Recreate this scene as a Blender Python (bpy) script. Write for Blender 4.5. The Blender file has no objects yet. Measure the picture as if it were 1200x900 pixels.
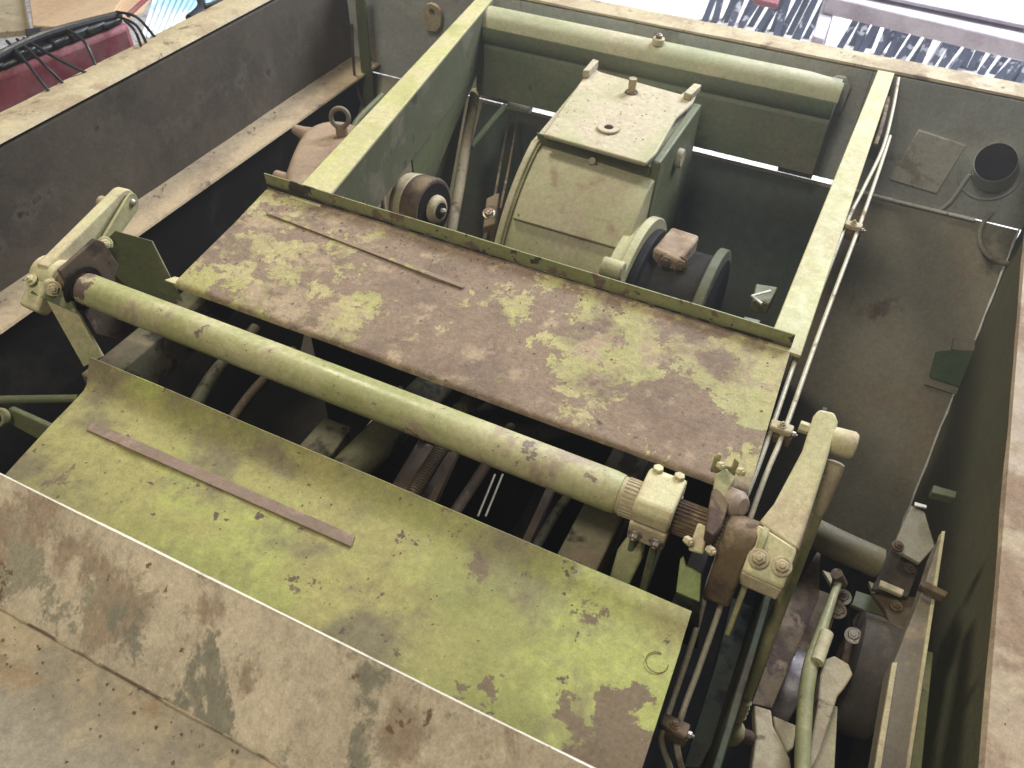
import bpy, bmesh, math, random
from mathutils import Vector as V, Matrix, noise as mnoise
random.seed(7)
SC = bpy.context.scene
COL = SC.collection
R = math.radians

# ------------------------------------------------------------------ camera
FPX, H = 962.9, 1.0
yaw, pitch, roll = R(-25.087), R(45.147), R(1.292)
cy, sy, cp, sp = math.cos(yaw), math.sin(yaw), math.cos(pitch), math.sin(pitch)
fw = V((sy*cp, cy*cp, -sp)); rt = V((cy, -sy, 0)); up = rt.cross(fw)
r2 = rt*math.cos(roll) + up*math.sin(roll); u2 = r2.cross(fw)
EYE = V((0, 0, H))
cd = bpy.data.cameras.new('camera'); cam = bpy.data.objects.new('camera', cd); COL.objects.link(cam)
cam.matrix_world = Matrix(((r2.x, u2.x, -fw.x, EYE.x), (r2.y, u2.y, -fw.y, EYE.y), (r2.z, u2.z, -fw.z, EYE.z), (0, 0, 0, 1)))
cd.sensor_width = 36; cd.lens = 36*FPX/1200; cd.clip_start = .01; cd.clip_end = 200
SC.camera = cam
cd.dof.use_dof = True; cd.dof.focus_distance = 1.45; cd.dof.aperture_fstop = 9

def _ray(x, y): return fw + r2*((x-600)/FPX) + u2*((450-y)/FPX)
def on_z(x, y, z=0.0): d = _ray(x, y); return EYE + d*((z-H)/d.z)      # point seen there that lies at height z
def on_x(x, y, X): d = _ray(x, y); return EYE + d*(X/d.x)
def on_y(x, y, Y): d = _ray(x, y); return EYE + d*(Y/d.y)

# ------------------------------------------------------------------ world, lamps and an added fill (a dim workshop)
W = bpy.data.worlds.new('World'); SC.world = W; W.use_nodes = True
bg = W.node_tree.nodes['Background']; bg.inputs[0].default_value = (1.0, .96, .84, 1); bg.inputs[1].default_value = .055

def area(name, loc, target, size, power, col, size_y=None):
    d = bpy.data.lights.new(name, 'AREA'); d.energy = power; d.color = col; d.size = size
    if size_y: d.shape = 'RECTANGLE'; d.size_y = size_y
    o = bpy.data.objects.new(name, d); COL.objects.link(o); o.location = loc
    o.rotation_euler = (V(target)-V(loc)).to_track_quat('-Z', 'Y').to_euler(); return o
area('roof_light', (-2.35, 2.6, 3.2), (-.5, 1.2, 0), .6, 140, (1, .94, .79), .6)
area('door_daylight', (1.2, 6.8, 3.6), (.0, 5.6, -1.3), 3.2, 1650, (.80, .86, 1))
area('side_light', (-1.0, -1.2, 2.5), (-.6, .5, 0), .8, 27, (1, .90, .74))
area('bay_fill', (-.5, -.6, 3.2), (0, 2.2, -.3), .6, 62, (1, .96, .85))  # added fill, brightens the rear wall and slope
SC.view_settings.view_transform = 'Standard'; SC.view_settings.look = 'None'
SC.view_settings.exposure = -.45; SC.view_settings.gamma = 1

# ------------------------------------------------------------------ materials
def srgb(r, g, b):
    f = lambda c: (c/255/12.92) if c/255 <= .04045 else ((c/255+.055)/1.055)**2.4
    return (f(r), f(g), f(b), 1)

def mat(name, base, layers=(), rough=.6, metal=0, bump=.25, bscale=90, var=.16, vscale=6, spec=.35, stretch=None, grit=.13, org=(0, 0, 0)):
    """layers: (colour, noise scale, threshold, softness, detail[, zones]);
    zones: (x, y, z, radius, amount) patches where that wear is heavier or lighter."""
    m = bpy.data.materials.new(name); m.use_nodes = True
    nt = m.node_tree; N = nt.nodes; L = nt.links
    b = N['Principled BSDF']; b.inputs['Metallic'].default_value = metal
    tc = N.new('ShaderNodeTexCoord'); geo = tc.outputs['Object']
    seed = (sum(ord(c) for c in name) % 97)*1.37
    mp = N.new('ShaderNodeMapping'); mp.inputs['Location'].default_value = (seed, seed*.7, seed*.3); L.new(geo, mp.inputs[0])
    if stretch: mp.inputs['Scale'].default_value = stretch
    def math_(op, a, bb, clamp=False):
        n = N.new('ShaderNodeMath'); n.operation = op; n.use_clamp = clamp
        for i, v in enumerate((a, bb)):
            if isinstance(v, (int, float)): n.inputs[i].default_value = v
            else: L.new(v, n.inputs[i])
        return n.outputs[0]
    def noise(scale, detail=6, ro=.6, dist=0):
        n = N.new('ShaderNodeTexNoise'); n.inputs['Scale'].default_value = scale; n.inputs['Detail'].default_value = detail
        n.inputs['Roughness'].default_value = ro; n.inputs['Distortion'].default_value = dist; L.new(mp.outputs[0], n.inputs['Vector']); return n.outputs['Fac']
    def mix(fac, c1, c2, mode='MIX'):
        n = N.new('ShaderNodeMix'); n.data_type = 'RGBA'; n.blend_type = mode
        for i, v in ((0, fac), (6, c1), (7, c2)):
            if isinstance(v, (int, float)): n.inputs[i].default_value = v
            elif isinstance(v, tuple): n.inputs[i].default_value = v
            else: L.new(v, n.inputs[i])
        return n.outputs[2]
    def zone(zs, acc):
        for (x, y, z, r, amt) in zs:
            d = N.new('ShaderNodeVectorMath'); d.operation = 'DISTANCE'; L.new(geo, d.inputs[0]); d.inputs[1].default_value = (x-org[0], y-org[1], z-org[2])
            mr = N.new('ShaderNodeMapRange'); mr.interpolation_type = 'SMOOTHSTEP'
            L.new(d.outputs['Value'], mr.inputs[0]); mr.inputs[1].default_value = 0; mr.inputs[2].default_value = r
            mr.inputs[3].default_value = amt; mr.inputs[4].default_value = 0
            acc = math_('ADD', acc, mr.outputs[0])
        return acc
    v = noise(vscale, 8, .65)
    mr = N.new('ShaderNodeMapRange'); L.new(v, mr.inputs[0]); mr.inputs[1].default_value = .3; mr.inputs[2].default_value = .7
    mr.inputs[3].default_value = 1-var; mr.inputs[4].default_value = 1+var
    col = mix(1.0, base, (1, 1, 1, 1), 'MULTIPLY')
    rgb = N.new('ShaderNodeCombineColor')
    for i in range(3): L.new(mr.outputs[0], rgb.inputs[i])
    col = mix(1.0, base, rgb.outputs[0], 'MULTIPLY')
    hgt = 0.0
    for ly in layers:
        c, s, th, so, de = ly[:5]
        n = noise(s, de, .72 if de > 10 else .62, .25)
        if len(ly) > 5: n = zone(ly[5], n)
        mk = N.new('ShaderNodeMapRange'); mk.interpolation_type = 'SMOOTHSTEP'; L.new(n, mk.inputs[0])
        mk.inputs[1].default_value = th-so; mk.inputs[2].default_value = th+so
        fine = noise(s*6+20, 5, .7)
        mr2 = N.new('ShaderNodeMapRange'); L.new(fine, mr2.inputs[0]); mr2.inputs[1].default_value = .3; mr2.inputs[2].default_value = .7
        mr2.inputs[3].default_value = .84; mr2.inputs[4].default_value = 1.16
        rr = N.new('ShaderNodeCombineColor')
        for i in range(3): L.new(mr2.outputs[0], rr.inputs[i])
        cc = mix(1.0, c, rr.outputs[0], 'MULTIPLY')
        col = mix(mk.outputs[0], col, cc)
        hgt = mk.outputs[0] if isinstance(hgt, float) else math_('MAXIMUM', hgt, mk.outputs[0])
    for gs, ga in ((95, grit), (340, grit)):
        gn = noise(gs, 3, .8); gm = N.new('ShaderNodeMapRange'); L.new(gn, gm.inputs[0]); gm.inputs[1].default_value = .32; gm.inputs[2].default_value = .68
        gm.inputs[3].default_value = 1-ga; gm.inputs[4].default_value = 1+ga
        gc = N.new('ShaderNodeCombineColor')
        for i in range(3): L.new(gm.outputs[0], gc.inputs[i])
        col = mix(1.0, col, gc.outputs[0], 'MULTIPLY')
    L.new(col, b.inputs['Base Color'])
    b.inputs['Specular IOR Level'].default_value = spec
    r_ = noise(30, 5); mr3 = N.new('ShaderNodeMapRange'); L.new(r_, mr3.inputs[0]); mr3.inputs[1].default_value = .3; mr3.inputs[2].default_value = .7
    mr3.inputs[3].default_value = max(.05, rough-.1); mr3.inputs[4].default_value = min(1, rough+.12)
    if not isinstance(hgt, float): L.new(math_('ADD', mr3.outputs[0], math_('MULTIPLY', hgt, .2), True), b.inputs['Roughness'])
    else: L.new(mr3.outputs[0], b.inputs['Roughness'])
    fn = noise(bscale, 6, .7); h = fn
    if not isinstance(hgt, float): h = math_('SUBTRACT', fn, math_('MULTIPLY', hgt, .35))
    bp = N.new('ShaderNodeBump'); bp.inputs['Strength'].default_value = bump; bp.inputs['Distance'].default_value = .0022
    L.new(h, bp.inputs['Height']); L.new(bp.outputs[0], b.inputs['Normal'])
    return m

OLIVE = (.285, .290, .085, 1); PALE = (.40, .375, .20, 1); DUST = (.30, .215, .150, 1); TAN = (.47, .38, .25, 1)
GREEN = (.115, .125, .058, 1); DGREEN = (.035, .045, .022, 1); RUST = (.13, .075, .045, 1); GRIME = (.030, .026, .018, 1)
M = {}
M['upper'] = mat('upper_plate_paint', (.335, .305, .115, 1), [
    ((.37, .315, .15, 1), 9, .5, .08, 8),
    ((.225, .160, .108, 1), 15, .466, .006, 14, [(-1.08, .92, 0, .20, -.06), (-1.17, 1.17, 0, .12, -.10), (-1.0, 1.06, 0, .22, -.03), (-.02, 1.10, 0, .15, -.34), (-.27, 1.05, 0, .20, -.11), (-.33, .98, 0, .12, -.08), (-.14, .95, 0, .15, .14), (.0, .90, 0, .07, -.1),
                              (-.72, 1.14, 0, .26, .09), (-.45, .93, 0, .22, .10), (-.60, .90, 0, .2, .06), (-.75, .97, 0, .09, -.12), (-.52, 1.09, 0, .07, -.14)]),
    ((.175, .122, .085, 1), 7, .55, .10, 10),
    ((.33, .245, .155, 1), 16, .60, .06, 8, [(-.9, .855, -.005, .12, .06), (-.55, .85, -.005, .22, .08), (-.56, 1.05, 0, .14, -.1)]),
    ((.10, .075, .055, 1), 60, .665, .012, 5)], rough=.65, bump=.6, bscale=170, grit=.17, org=(-.6, 1.03, 0))
M['lower'] = mat('lower_plate_paint', (.215, .215, .058, 1), [
    ((.28, .250, .090, 1), 4, .49, .12, 9, [(-.85, .45, 0, .3, .10), (-.5, .42, 0, .25, .03), (-.9, .66, .03, .25, -.14), (-.4, .62, 0, .3, -.05)]),
    ((.30, .305, .090, 1), 6, .59, .08, 9, [(-.10, .49, 0, .20, .22), (-.60, .42, 0, .2, .04)]),
    ((.165, .138, .072, 1), 7, .57, .09, 10, [(-.35, .35, 0, .25, .07), (-.3, .55, 0, .2, .04), (-.95, .40, 0, .15, .05)]),
    ((.150, .108, .062, 1), 24, .655, .014, 12, [(-.05, .395, 0, .12, .32), (-.22, .37, 0, .10, .14), (-.34, .545, 0, .08, .09), (-.42, .57, 0, .07, .08), (-.30, .56, 0, .05, .08), (-.06, .47, 0, .045, .16), (-.14, .56, 0, .07, .10), (-.95, .41, 0, .05, .14)]),
    ((.10, .07, .048, 1), 34, .655, .012, 6)], rough=.55, bump=.35, bscale=150, org=(-.55, .47, 0))
M['fore'] = mat('bare_worn_plate', (.72, .61, .44, 1), [  # base lightened to hold the light the sloping edge plate catches
    ((.56, .47, .335, 1), 6, .50, .08, 12),
    ((.39, .30, .205, 1), 9, .585, .05, 13, [(-.86, .30, .08, .10, .08), (-.76, .29, .07, .12, .11), (-.68, .26, .05, .09, .10), (-.27, .28, .07, .06, .12), (-.98, .31, .09, .06, .08)]),
    ((.37, .335, .235, 1), 22, .610, .025, 13, [(-.90, .25, .04, .16, .09), (-.78, .24, .03, .14, .08), (-.38, .23, .03, .10, .06)]),
    ((.285, .26, .19, 1), 11, .60, .035, 13, [(-.56, .240, .03, .09, .13), (-.66, .24, .03, .07, .08), (-.47, .225, .02, .08, .10), (-.30, .22, .02, .07, .06)]),
    ((.20, .135, .08, 1), 26, .675, .015, 10, [(-.55, .222, .01, .12, .05), (-.30, .235, .02, .2, .05), (-.78, .222, .01, .2, .04)])], rough=.62, bump=.5, bscale=130, var=.10, stretch=(1, .7, .7), org=(-.6, .2, -.02))
M['deck'] = mat('worn_deck_plate', (.38, .305, .195, 1), [  # base darkened, the flat deck's weaker light put into its colour
    ((.27, .23, .165, 1), 8, .52, .07, 9), ((.29, .215, .13, 1), 14, .585, .04, 9), ((.13, .10, .07, 1), 30, .67, .015, 6)], rough=.62, bump=.4, bscale=120)
M['pipe'] = mat('shaft_paint', (.315, .315, .125, 1), [
    ((.42, .385, .20, 1), 6, .52, .10, 6), ((.32, .25, .16, 1), 12, .62, .05, 8, [(-.26, .74, .03, .14, .10)]),
    ((.16, .12, .085, 1), 26, .635, .012, 8), ((.10, .075, .06, 1), 60, .68, .01, 4), ((.14, .095, .075, 1), 30, .75, .01, 8, [(-1.222, .74, .03, .075, .5)])], rough=.36, bump=.2, bscale=160, spec=.5, org=(-.6, .74, .03))
M['olive'] = mat('olive_paint', (.27, .265, .12, 1), [((.38, .33, .17, 1), 9, .52, .10, 6), ((.20, .13, .09, 1), 22, .67, .02, 7)], rough=.5)
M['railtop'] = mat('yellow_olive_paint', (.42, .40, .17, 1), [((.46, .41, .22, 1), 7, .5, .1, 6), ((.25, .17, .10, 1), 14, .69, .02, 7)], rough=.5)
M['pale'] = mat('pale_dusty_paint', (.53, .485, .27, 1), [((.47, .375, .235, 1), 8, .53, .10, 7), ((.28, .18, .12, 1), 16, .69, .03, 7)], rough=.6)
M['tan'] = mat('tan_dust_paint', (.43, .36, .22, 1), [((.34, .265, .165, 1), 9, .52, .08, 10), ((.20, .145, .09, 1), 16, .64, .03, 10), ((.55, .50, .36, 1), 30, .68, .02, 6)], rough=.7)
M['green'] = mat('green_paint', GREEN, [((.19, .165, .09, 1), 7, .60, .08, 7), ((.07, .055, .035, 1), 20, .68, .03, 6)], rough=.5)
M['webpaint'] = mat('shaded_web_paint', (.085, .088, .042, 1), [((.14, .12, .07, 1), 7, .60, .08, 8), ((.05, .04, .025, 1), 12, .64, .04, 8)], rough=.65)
M['dgreen'] = mat('dirty_green_paint', DGREEN, [((.06, .05, .03, 1), 6, .54, .10, 7), ((.02, .017, .012, 1), 12, .58, .05, 6)], rough=.6)  # darkest of the greens, for webs and sheets low down
M['wall'] = mat('dark_hull_primer', (.092, .072, .048, 1), [((.058, .046, .032, 1), 3, .52, .14, 8), ((.10, .082, .055, 1), 9, .58, .08, 8), ((.045, .028, .018, 1), 9, .67, .03, 8)], rough=.8, bump=.3)  # brown darkened with the shade of a face turned from the light
M['rearwall'] = mat('grey_green_hull', (.50, .51, .46, 1), [((.44, .41, .35, 1), 4, .56, .12, 8), ((.30, .29, .25, 1), 8, .62, .06, 8)], rough=.5)
M['slope'] = mat('dusty_hull_slope', (.30, .27, .195, 1), [((.24, .22, .155, 1), 3, .50, .15, 8), ((.27, .215, .15, 1), 6, .58, .10, 8), ((.15, .11, .075, 1), 7, .66, .05, 9), ((.36, .31, .23, 1), 24, .73, .02, 4)], rough=.65)
M['reducer'] = mat('brown_dusty_casting', (.29, .205, .135, 1), [((.21, .135, .09, 1), 9, .55, .08, 8), ((.40, .31, .2, 1), 7, .6, .1, 6)], rough=.75)
M['gear'] = mat('gearbox_paint', (.375, .355, .190, 1), [((.44, .375, .25, 1), 5, .54, .12, 8, [(0, .2, .85, .34, .10)]), ((.33, .24, .16, 1), 14, .64, .08, 7), ((.15, .12, .08, 1), 30, .72, .03, 5)], rough=.5, bump=.15)
M['steel'] = mat('bare_steel', (.42, .38, .32, 1), [((.23, .15, .10, 1), 20, .55, .08, 6)], rough=.4, metal=.7)
M['pipemetal'] = mat('dusty_oil_pipe', (.44, .39, .27, 1), [((.25, .17, .11, 1), 15, .60, .05, 6)], rough=.5, metal=.1)
M['rust'] = mat('rusty_steel', (.145, .10, .050, 1), [((.085, .055, .04, 1), 14, .52, .06, 8), ((.25, .18, .115, 1), 18, .62, .05, 7)], rough=.75, bump=.5)
M['rubber'] = mat('worn_black_rubber', (.075, .062, .048, 1), [((.14, .11, .08, 1), 10, .56, .1, 7)], rough=.7)
M['grime_shade'] = mat('oily_grime', (.012, .010, .008, 1), [((.026, .022, .015, 1), 6, .58, .08, 7)], rough=.7, spec=.15)  # near-black: oil grime plus the shade of belly, holes and recesses
M['inner'] = mat('oily_green_steel', (.10, .095, .048, 1), [((.16, .12, .075, 1), 7, .55, .1, 7), ((.03, .025, .017, 1), 12, .55, .05, 6)], rough=.65)  # green darkened to carry the shade of the gap under the shaft
M['innerrust'] = mat('oily_rusty_steel', (.115, .08, .05, 1), [((.05, .036, .025, 1), 12, .55, .06, 7), ((.24, .17, .12, 1), 20, .64, .04, 6)], rough=.7)  # rust brown darkened with the same under-deck shade
M['white'] = mat('bare_bright_edge', (.80, .78, .70, 1), [((.45, .36, .26, 1), 30, .68, .03, 5)], rough=.4)
M['right'] = mat('brown_deck_plate', (.33, .25, .155, 1), [((.25, .17, .105, 1), 5, .55, .05, 10), ((.40, .315, .20, 1), 9, .6, .06, 8)], rough=.65)
M['redpaint'] = mat('faded_red_paint', (.23, .05, .055, 1), [((.24, .10, .10, 1), 7, .52, .12, 6)], rough=.5)
M['black'] = mat('black_plastic', (.02, .02, .022, 1), rough=.4)
M['board'] = mat('raw_wood_board', (.62, .44, .26, 1), [((.50, .33, .19, 1), 3, .5, .15, 6)], rough=.8)
M['bluesheet'] = mat('pale_blue_sheet', (.40, .62, .76, 1), [((.75, .80, .82, 1), 4, .55, .1, 4)], rough=.35)
M['gravel'] = mat('bright_gravel_floor', (.78, .72, .64, 1), [((.50, .44, .40, 1), 22, .56, .04, 8), ((.92, .9, .88, 1), 17, .6, .03, 6)], rough=.9, bump=.8, bscale=30)
M['navy'] = mat('dark_blue_steel', (.085, .10, .15, 1), [((.6, .63, .68, 1), 7, .60, .02, 6)], rough=.3, metal=.3)  # pale patches painted in as glints on the steel
M['mauve'] = mat('mauve_grey_beam', (.46, .41, .44, 1), [((.36, .30, .33, 1), 4, .5, .1, 5)], rough=.7)

# ------------------------------------------------------------------ mesh helpers
class MB:
    def __init__(s): s.v = []; s.f = []
    def add(s, vs, fs):
        o = len(s.v); s.v += [V(p) for p in vs]; s.f += [tuple(i+o for i in f) for f in fs]; return s
    def box(s, a, b):
        (x0, y0, z0), (x1, y1, z1) = a, b
        return s.prism([(x0, y0, z0), (x1, y0, z0), (x1, y1, z0), (x0, y1, z0)], (0, 0, z1-z0))
    def prism(s, pts, vec):
        pts = [V(p) for p in pts]; vec = V(vec); n = len(pts)
        nr = V((0, 0, 0))
        for i in range(n): nr += (pts[i]).cross(pts[(i+1) % n])
        if nr.dot(vec) < 0: pts.reverse()
        return s.add(pts+[p+vec for p in pts], [tuple(reversed(range(n))), tuple(range(n, 2*n))]+[(i, (i+1) % n, n+(i+1) % n, n+i) for i in range(n)])
    def cyl(s, p0, p1, r0, r1=None, n=24, cap=True):
        return s.lathe(p0, p1, [(0, r0), (1, r0 if r1 is None else r1)], n, cap)
    def lathe(s, p0, p1, prof, n=28, cap=True):
        p0, p1 = V(p0), V(p1); d = p1-p0; q = d.normalized(); a = q.orthogonal().normalized(); b = q.cross(a); o = len(s.v)
        for t, r in prof:
            for k in range(n):
                an = 2*math.pi*k/n; s.v.append(p0+d*t+(a*math.cos(an)+b*math.sin(an))*r)
        for j in range(len(prof)-1):
            for k in range(n): s.f.append((o+j*n+k, o+j*n+(k+1) % n, o+(j+1)*n+(k+1) % n, o+(j+1)*n+k))
        if cap:
            s.f.append(tuple(o+k for k in reversed(range(n)))); e = o+(len(prof)-1)*n; s.f.append(tuple(e+k for k in range(n)))
        return s
    def tube(s, pts, r, n=12, smooth=True):
        pts = [V(p) for p in pts]
        if smooth and len(pts) > 2:
            q = []
            for i in range(len(pts)-1):
                a, b, c, d = pts[max(i-1, 0)], pts[i], pts[i+1], pts[min(i+2, len(pts)-1)]
                for k in range(8):
                    t = k/8; q.append(.5*((2*b)+(c-a)*t+(2*a-5*b+4*c-d)*t*t+(3*b-a-3*c+d)*t**3))
            pts = q+[pts[-1]]
        o = len(s.v); t0 = (pts[1]-pts[0]).normalized(); a = t0.orthogonal().normalized()
        rr = r if callable(r) else (lambda u: r)
        for i, p in enumerate(pts):
            t = (pts[min(i+1, len(pts)-1)]-pts[max(i-1, 0)]).normalized(); a = (a-t*a.dot(t)).normalized(); b = t.cross(a)
            for k in range(n):
                an = 2*math.pi*k/n; s.v.append(p+(a*math.cos(an)+b*math.sin(an))*rr(i/(len(pts)-1)))
        for j in range(len(pts)-1):
            for k in range(n): s.f.append((o+j*n+k, o+j*n+(k+1) % n, o+(j+1)*n+(k+1) % n, o+(j+1)*n+k))
        s.f.append(tuple(o+k for k in reversed(range(n)))); e = o+(len(pts)-1)*n; s.f.append(tuple(e+k for k in range(n)))
        return s
    def ring(s, c, ax, R_, r, n=32, m=10, a0=0, a1=360):
        ax = V(ax).normalized(); a = ax.orthogonal().normalized(); b = ax.cross(a)
        full = abs(a1-a0) >= 360
        pts = [V(c)+(a*math.cos(R(a0+(a1-a0)*k/n))+b*math.sin(R(a0+(a1-a0)*k/n)))*R_ for k in range(n+(0 if full else 1))]
        o = len(s.v)
        for p in pts:
            rd = (p-V(c)).normalized()
            for k in range(m): s.v.append(p+(rd*math.cos(2*math.pi*k/m)+ax*math.sin(2*math.pi*k/m))*r)
        L_ = len(pts)
        for j in range(L_ if full else L_-1):
            for k in range(m): s.f.append((o+j*m+k, o+j*m+(k+1) % m, o+((j+1) % L_)*m+(k+1) % m, o+((j+1) % L_)*m+k))
        return s
    def washer(s, c, ax, ro, ri, t, n=32):
        ax = V(ax).normalized(); a = ax.orthogonal().normalized(); b = ax.cross(a); c = V(c); o = len(s.v)
        for (r, h) in ((ri, 0), (ro, 0), (ro, t), (ri, t)):
            for k in range(n):
                an = 2*math.pi*k/n; s.v.append(c+ax*h+(a*math.cos(an)+b*math.sin(an))*r)
        for j in range(4):
            for k in range(n): s.f.append((o+j*n+k, o+j*n+(k+1) % n, o+((j+1) % 4)*n+(k+1) % n, o+((j+1) % 4)*n+k))
        return s
    def bolt(s, p, ax, r=.009, h=.007, washer=True):
        ax = V(ax).normalized(); p = V(p)
        if washer: s.cyl(p-ax*.001, p+ax*.0022, r*1.45, n=20)
        s.lathe(p, p+ax*h, [(0, r), (.82, r), (1, r*.86)], 6)
        s.lathe(p+ax*(h-.0005), p+ax*(h+.003), [(0, r*.5), (1, r*.44)], 10)
        return s
    def splines(s, p0, p1, r, n=26, dep=.12):
        p0, p1 = V(p0), V(p1); q = (p1-p0).normalized(); a = q.orthogonal().normalized(); b = q.cross(a); o = len(s.v); m = n*4
        for p in (p0, p1):
            for k in range(m):
                rr = r if k % 4 < 2 else r*(1-dep); an = 2*math.pi*(k+(0.35 if k % 2 else 0))/m
                s.v.append(p+(a*math.cos(an)+b*math.sin(an))*rr)
        s.f += [(o+k, o+(k+1) % m, o+m+(k+1) % m, o+m+k) for k in range(m)]
        s.f.append(tuple(o+k for k in reversed(range(m)))); s.f.append(tuple(o+m+k for k in range(m)))
        return s
    def build(s, name, m, parent=None, bevel=0, loc=None, ang=35):
        base = V(loc) if loc is not None else (V(parent['_o']) if parent else V((0, 0, 0)))
        if loc is None and parent is None:
            c = sum(s.v, V((0, 0, 0)))/len(s.v); base = V((c.x, c.y, min(p.z for p in s.v)))
        me = bpy.data.meshes.new(name); me.from_pydata([p-base for p in s.v], [], s.f)
        bm = bmesh.new(); bm.from_mesh(me); bmesh.ops.recalc_face_normals(bm, faces=bm.faces); bm.to_mesh(me); bm.free()
        me.shade_smooth(); me.set_sharp_from_angle(angle=R(ang)); me.materials.append(M[m] if isinstance(m, str) else m)
        o = bpy.data.objects.new(name, me); COL.objects.link(o)
        if parent: o.parent = parent
        else: o.location = base
        o['_o'] = tuple(base)
        if bevel:
            bv = o.modifiers.new('bevel', 'BEVEL'); bv.width = bevel; bv.segments = 2; bv.limit_method = 'ANGLE'; bv.angle_limit = R(35)
        return o

def tag(o, label=None, cat=None, group=None, kind=None):
    if label: o['label'] = label
    if cat: o['category'] = cat
    if group: o['group'] = group
    if kind: o['kind'] = kind
    return o
def thing(name, loc, label, cat, group=None):
    o = bpy.data.objects.new(name, None); COL.objects.link(o); o.location = loc; o['_o'] = tuple(loc); o.empty_display_size = .05
    return tag(o, label, cat, group)
def sheet(rows, t, nx=60, wob=.0012, seed=0, sub=6):
    """bent sheet metal: rows of (left, right) points from front to back, slightly dented, thickness t downwards"""
    rr = []
    for i in range(len(rows)-1):
        a, b = rows[i], rows[i+1]; ln = (V(a[0])-V(b[0])).length; k = max(1, int(ln/.02) if sub else 1); k = min(k, 30)
        for j in range(k): rr.append((V(a[0]).lerp(V(b[0]), j/k), V(a[1]).lerp(V(b[1]), j/k)))
    rr.append((V(rows[-1][0]), V(rows[-1][1])))
    mb = MB(); top = []
    n = len(rr)
    for i, (l, r) in enumerate(rr):
        pv, nx_ = rr[max(i-1, 0)], rr[min(i+1, n-1)]
        d = (nx_[0]-pv[0]).normalized(); nor = (r-l).normalized().cross(d).normalized()
        for k in range(nx+1):
            p = l.lerp(r, k/nx); w = mnoise.noise(p*5+V((seed, 0, 0)))*wob*1.6+mnoise.noise(p*22+V((seed, 3, 0)))*wob*.5
            top.append((p+nor*w, p+nor*(w-t)))
    m = nx+1
    mb.v = [a for a, b in top]+[b for a, b in top]; N_ = len(top)
    for i in range(n-1):
        for k in range(nx):
            q = i*m+k; mb.f.append((q, q+1, q+1+m, q+m)); mb.f.append((N_+q+m, N_+q+m+1, N_+q+1, N_+q))
    for k in range(nx):
        mb.f.append((k+1, k, N_+k, N_+k+1)); q = (n-1)*m+k; mb.f.append((q, q+1, N_+q+1, N_+q))
    for i in range(n-1):
        q = i*m; mb.f.append((q, q+m, N_+q+m, N_+q)); q = i*m+nx; mb.f.append((q+m, q, N_+q, N_+q+m))
    return mb

# ================================================================== LARGE STRUCTURE
# workshop floor outside and beneath
fl = MB(); fl.prism([(-14, -6, -1.45), (14, -6, -1.45), (14, 24, -1.45), (-14, 24, -1.45)], (0, 0, .05))
tag(fl.build('floor', 'gravel'), kind='structure')

# ---- left hull wall
t = thing('hull_wall', (-1.862, 1.2, -1.3), 'long dark left side wall of the hull with a tan top edge and an inner ledge', 'hull wall')
MB().box((-1.955, -.6, -1.3), (-1.862, 2.62, -.012)).build('side_plate', 'wall', t, .004)
m = sheet([((-1.864, 2.62, -.004), (-1.864, -.6, -.004)), ((-1.866, 2.62, 0), (-1.866, -.6, 0)), ((-1.925, 2.62, .002), (-1.925, -.6, .002)), ((-1.985, 2.62, -.010), (-1.985, -.6, -.010))], .009, 90, .0015, 4)
m.build('top_flange', 'tan', t)
sheet([((-1.861, 2.5, -.330), (-1.861, -.4, -.330)), ((-1.745, 2.5, -.336), (-1.745, -.4, -.336)), ((-1.742, 2.5, -.342), (-1.742, -.4, -.342))], .01, 90, .002, 5).build('ledge', mat('dusty_ledge', (.40, .31, .19, 1), [((.29, .22, .14, 1), 6, .52, .08, 9), ((.14, .11, .075, 1), 12, .64, .03, 9)], rough=.75), t)
MB().box((-1.852, -.3, -1.3), (-1.80, 2.5, -.345)).build('lower_plate', 'grime_shade', t)  # near-black colour stands for the shade under the ledge

# ---- rear hull wall with sloped lower plate
t = thing('hull_wall', (-.7, 2.5, -1.25), 'grey green rear wall of the hull with a pale top rail and a sloped lower plate', 'hull wall')
g = MB()
g.box((-1.86, 2.5, -.378), (-1.17, 2.56, -.012)); g.box((-1.169, 2.5, -.3655), (-.06, 2.56, -.012)); g.box((-.059, 2.5, -.378), (.80, 2.56, -.012))
g.box((-.245, 2.503, -.382), (-.135, 2.53, -.366)); g.box((-1.02, 2.503, -.382), (-.60, 2.53, -.366))
g.build('upright_plate', 'rearwall', t, .002)
sheet([((-1.86, 2.498, -.006), (.80, 2.498, -.006)), ((-1.86, 2.501, 0), (.80, 2.501, 0)), ((-1.86, 2.585, .002), (.80, 2.585, .002))], .012, 90, .0015, 6).build('top_rail', 'tan', t)
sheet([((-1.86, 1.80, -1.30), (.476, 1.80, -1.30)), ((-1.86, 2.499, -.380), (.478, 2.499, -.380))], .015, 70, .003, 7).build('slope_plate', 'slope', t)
sheet([((-1.30, 1.82, -1.235), (-.06, 1.82, -1.235)), ((-1.30, 2.474, -.379), (-.06, 2.474, -.379))], .004, 50, .003, 17).build('shade_sheet', mat('sooty_green', (.040, .052, .036, 1), [((.055, .05, .035, 1), 4, .56, .1, 7)], rough=.7), t)  # dark sheet added over the slope, its colour stands for shade
g = MB(); pts = [V((.474+random.uniform(-.0015, .0015), 2.496-.645*k/24, -.374-.846*k/24)) for k in range(25)]
g.tube(pts, lambda u: .0022+.0016*math.sin(u*37)**2, 6, False); g.build('edge_bead', 'white', t)
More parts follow.
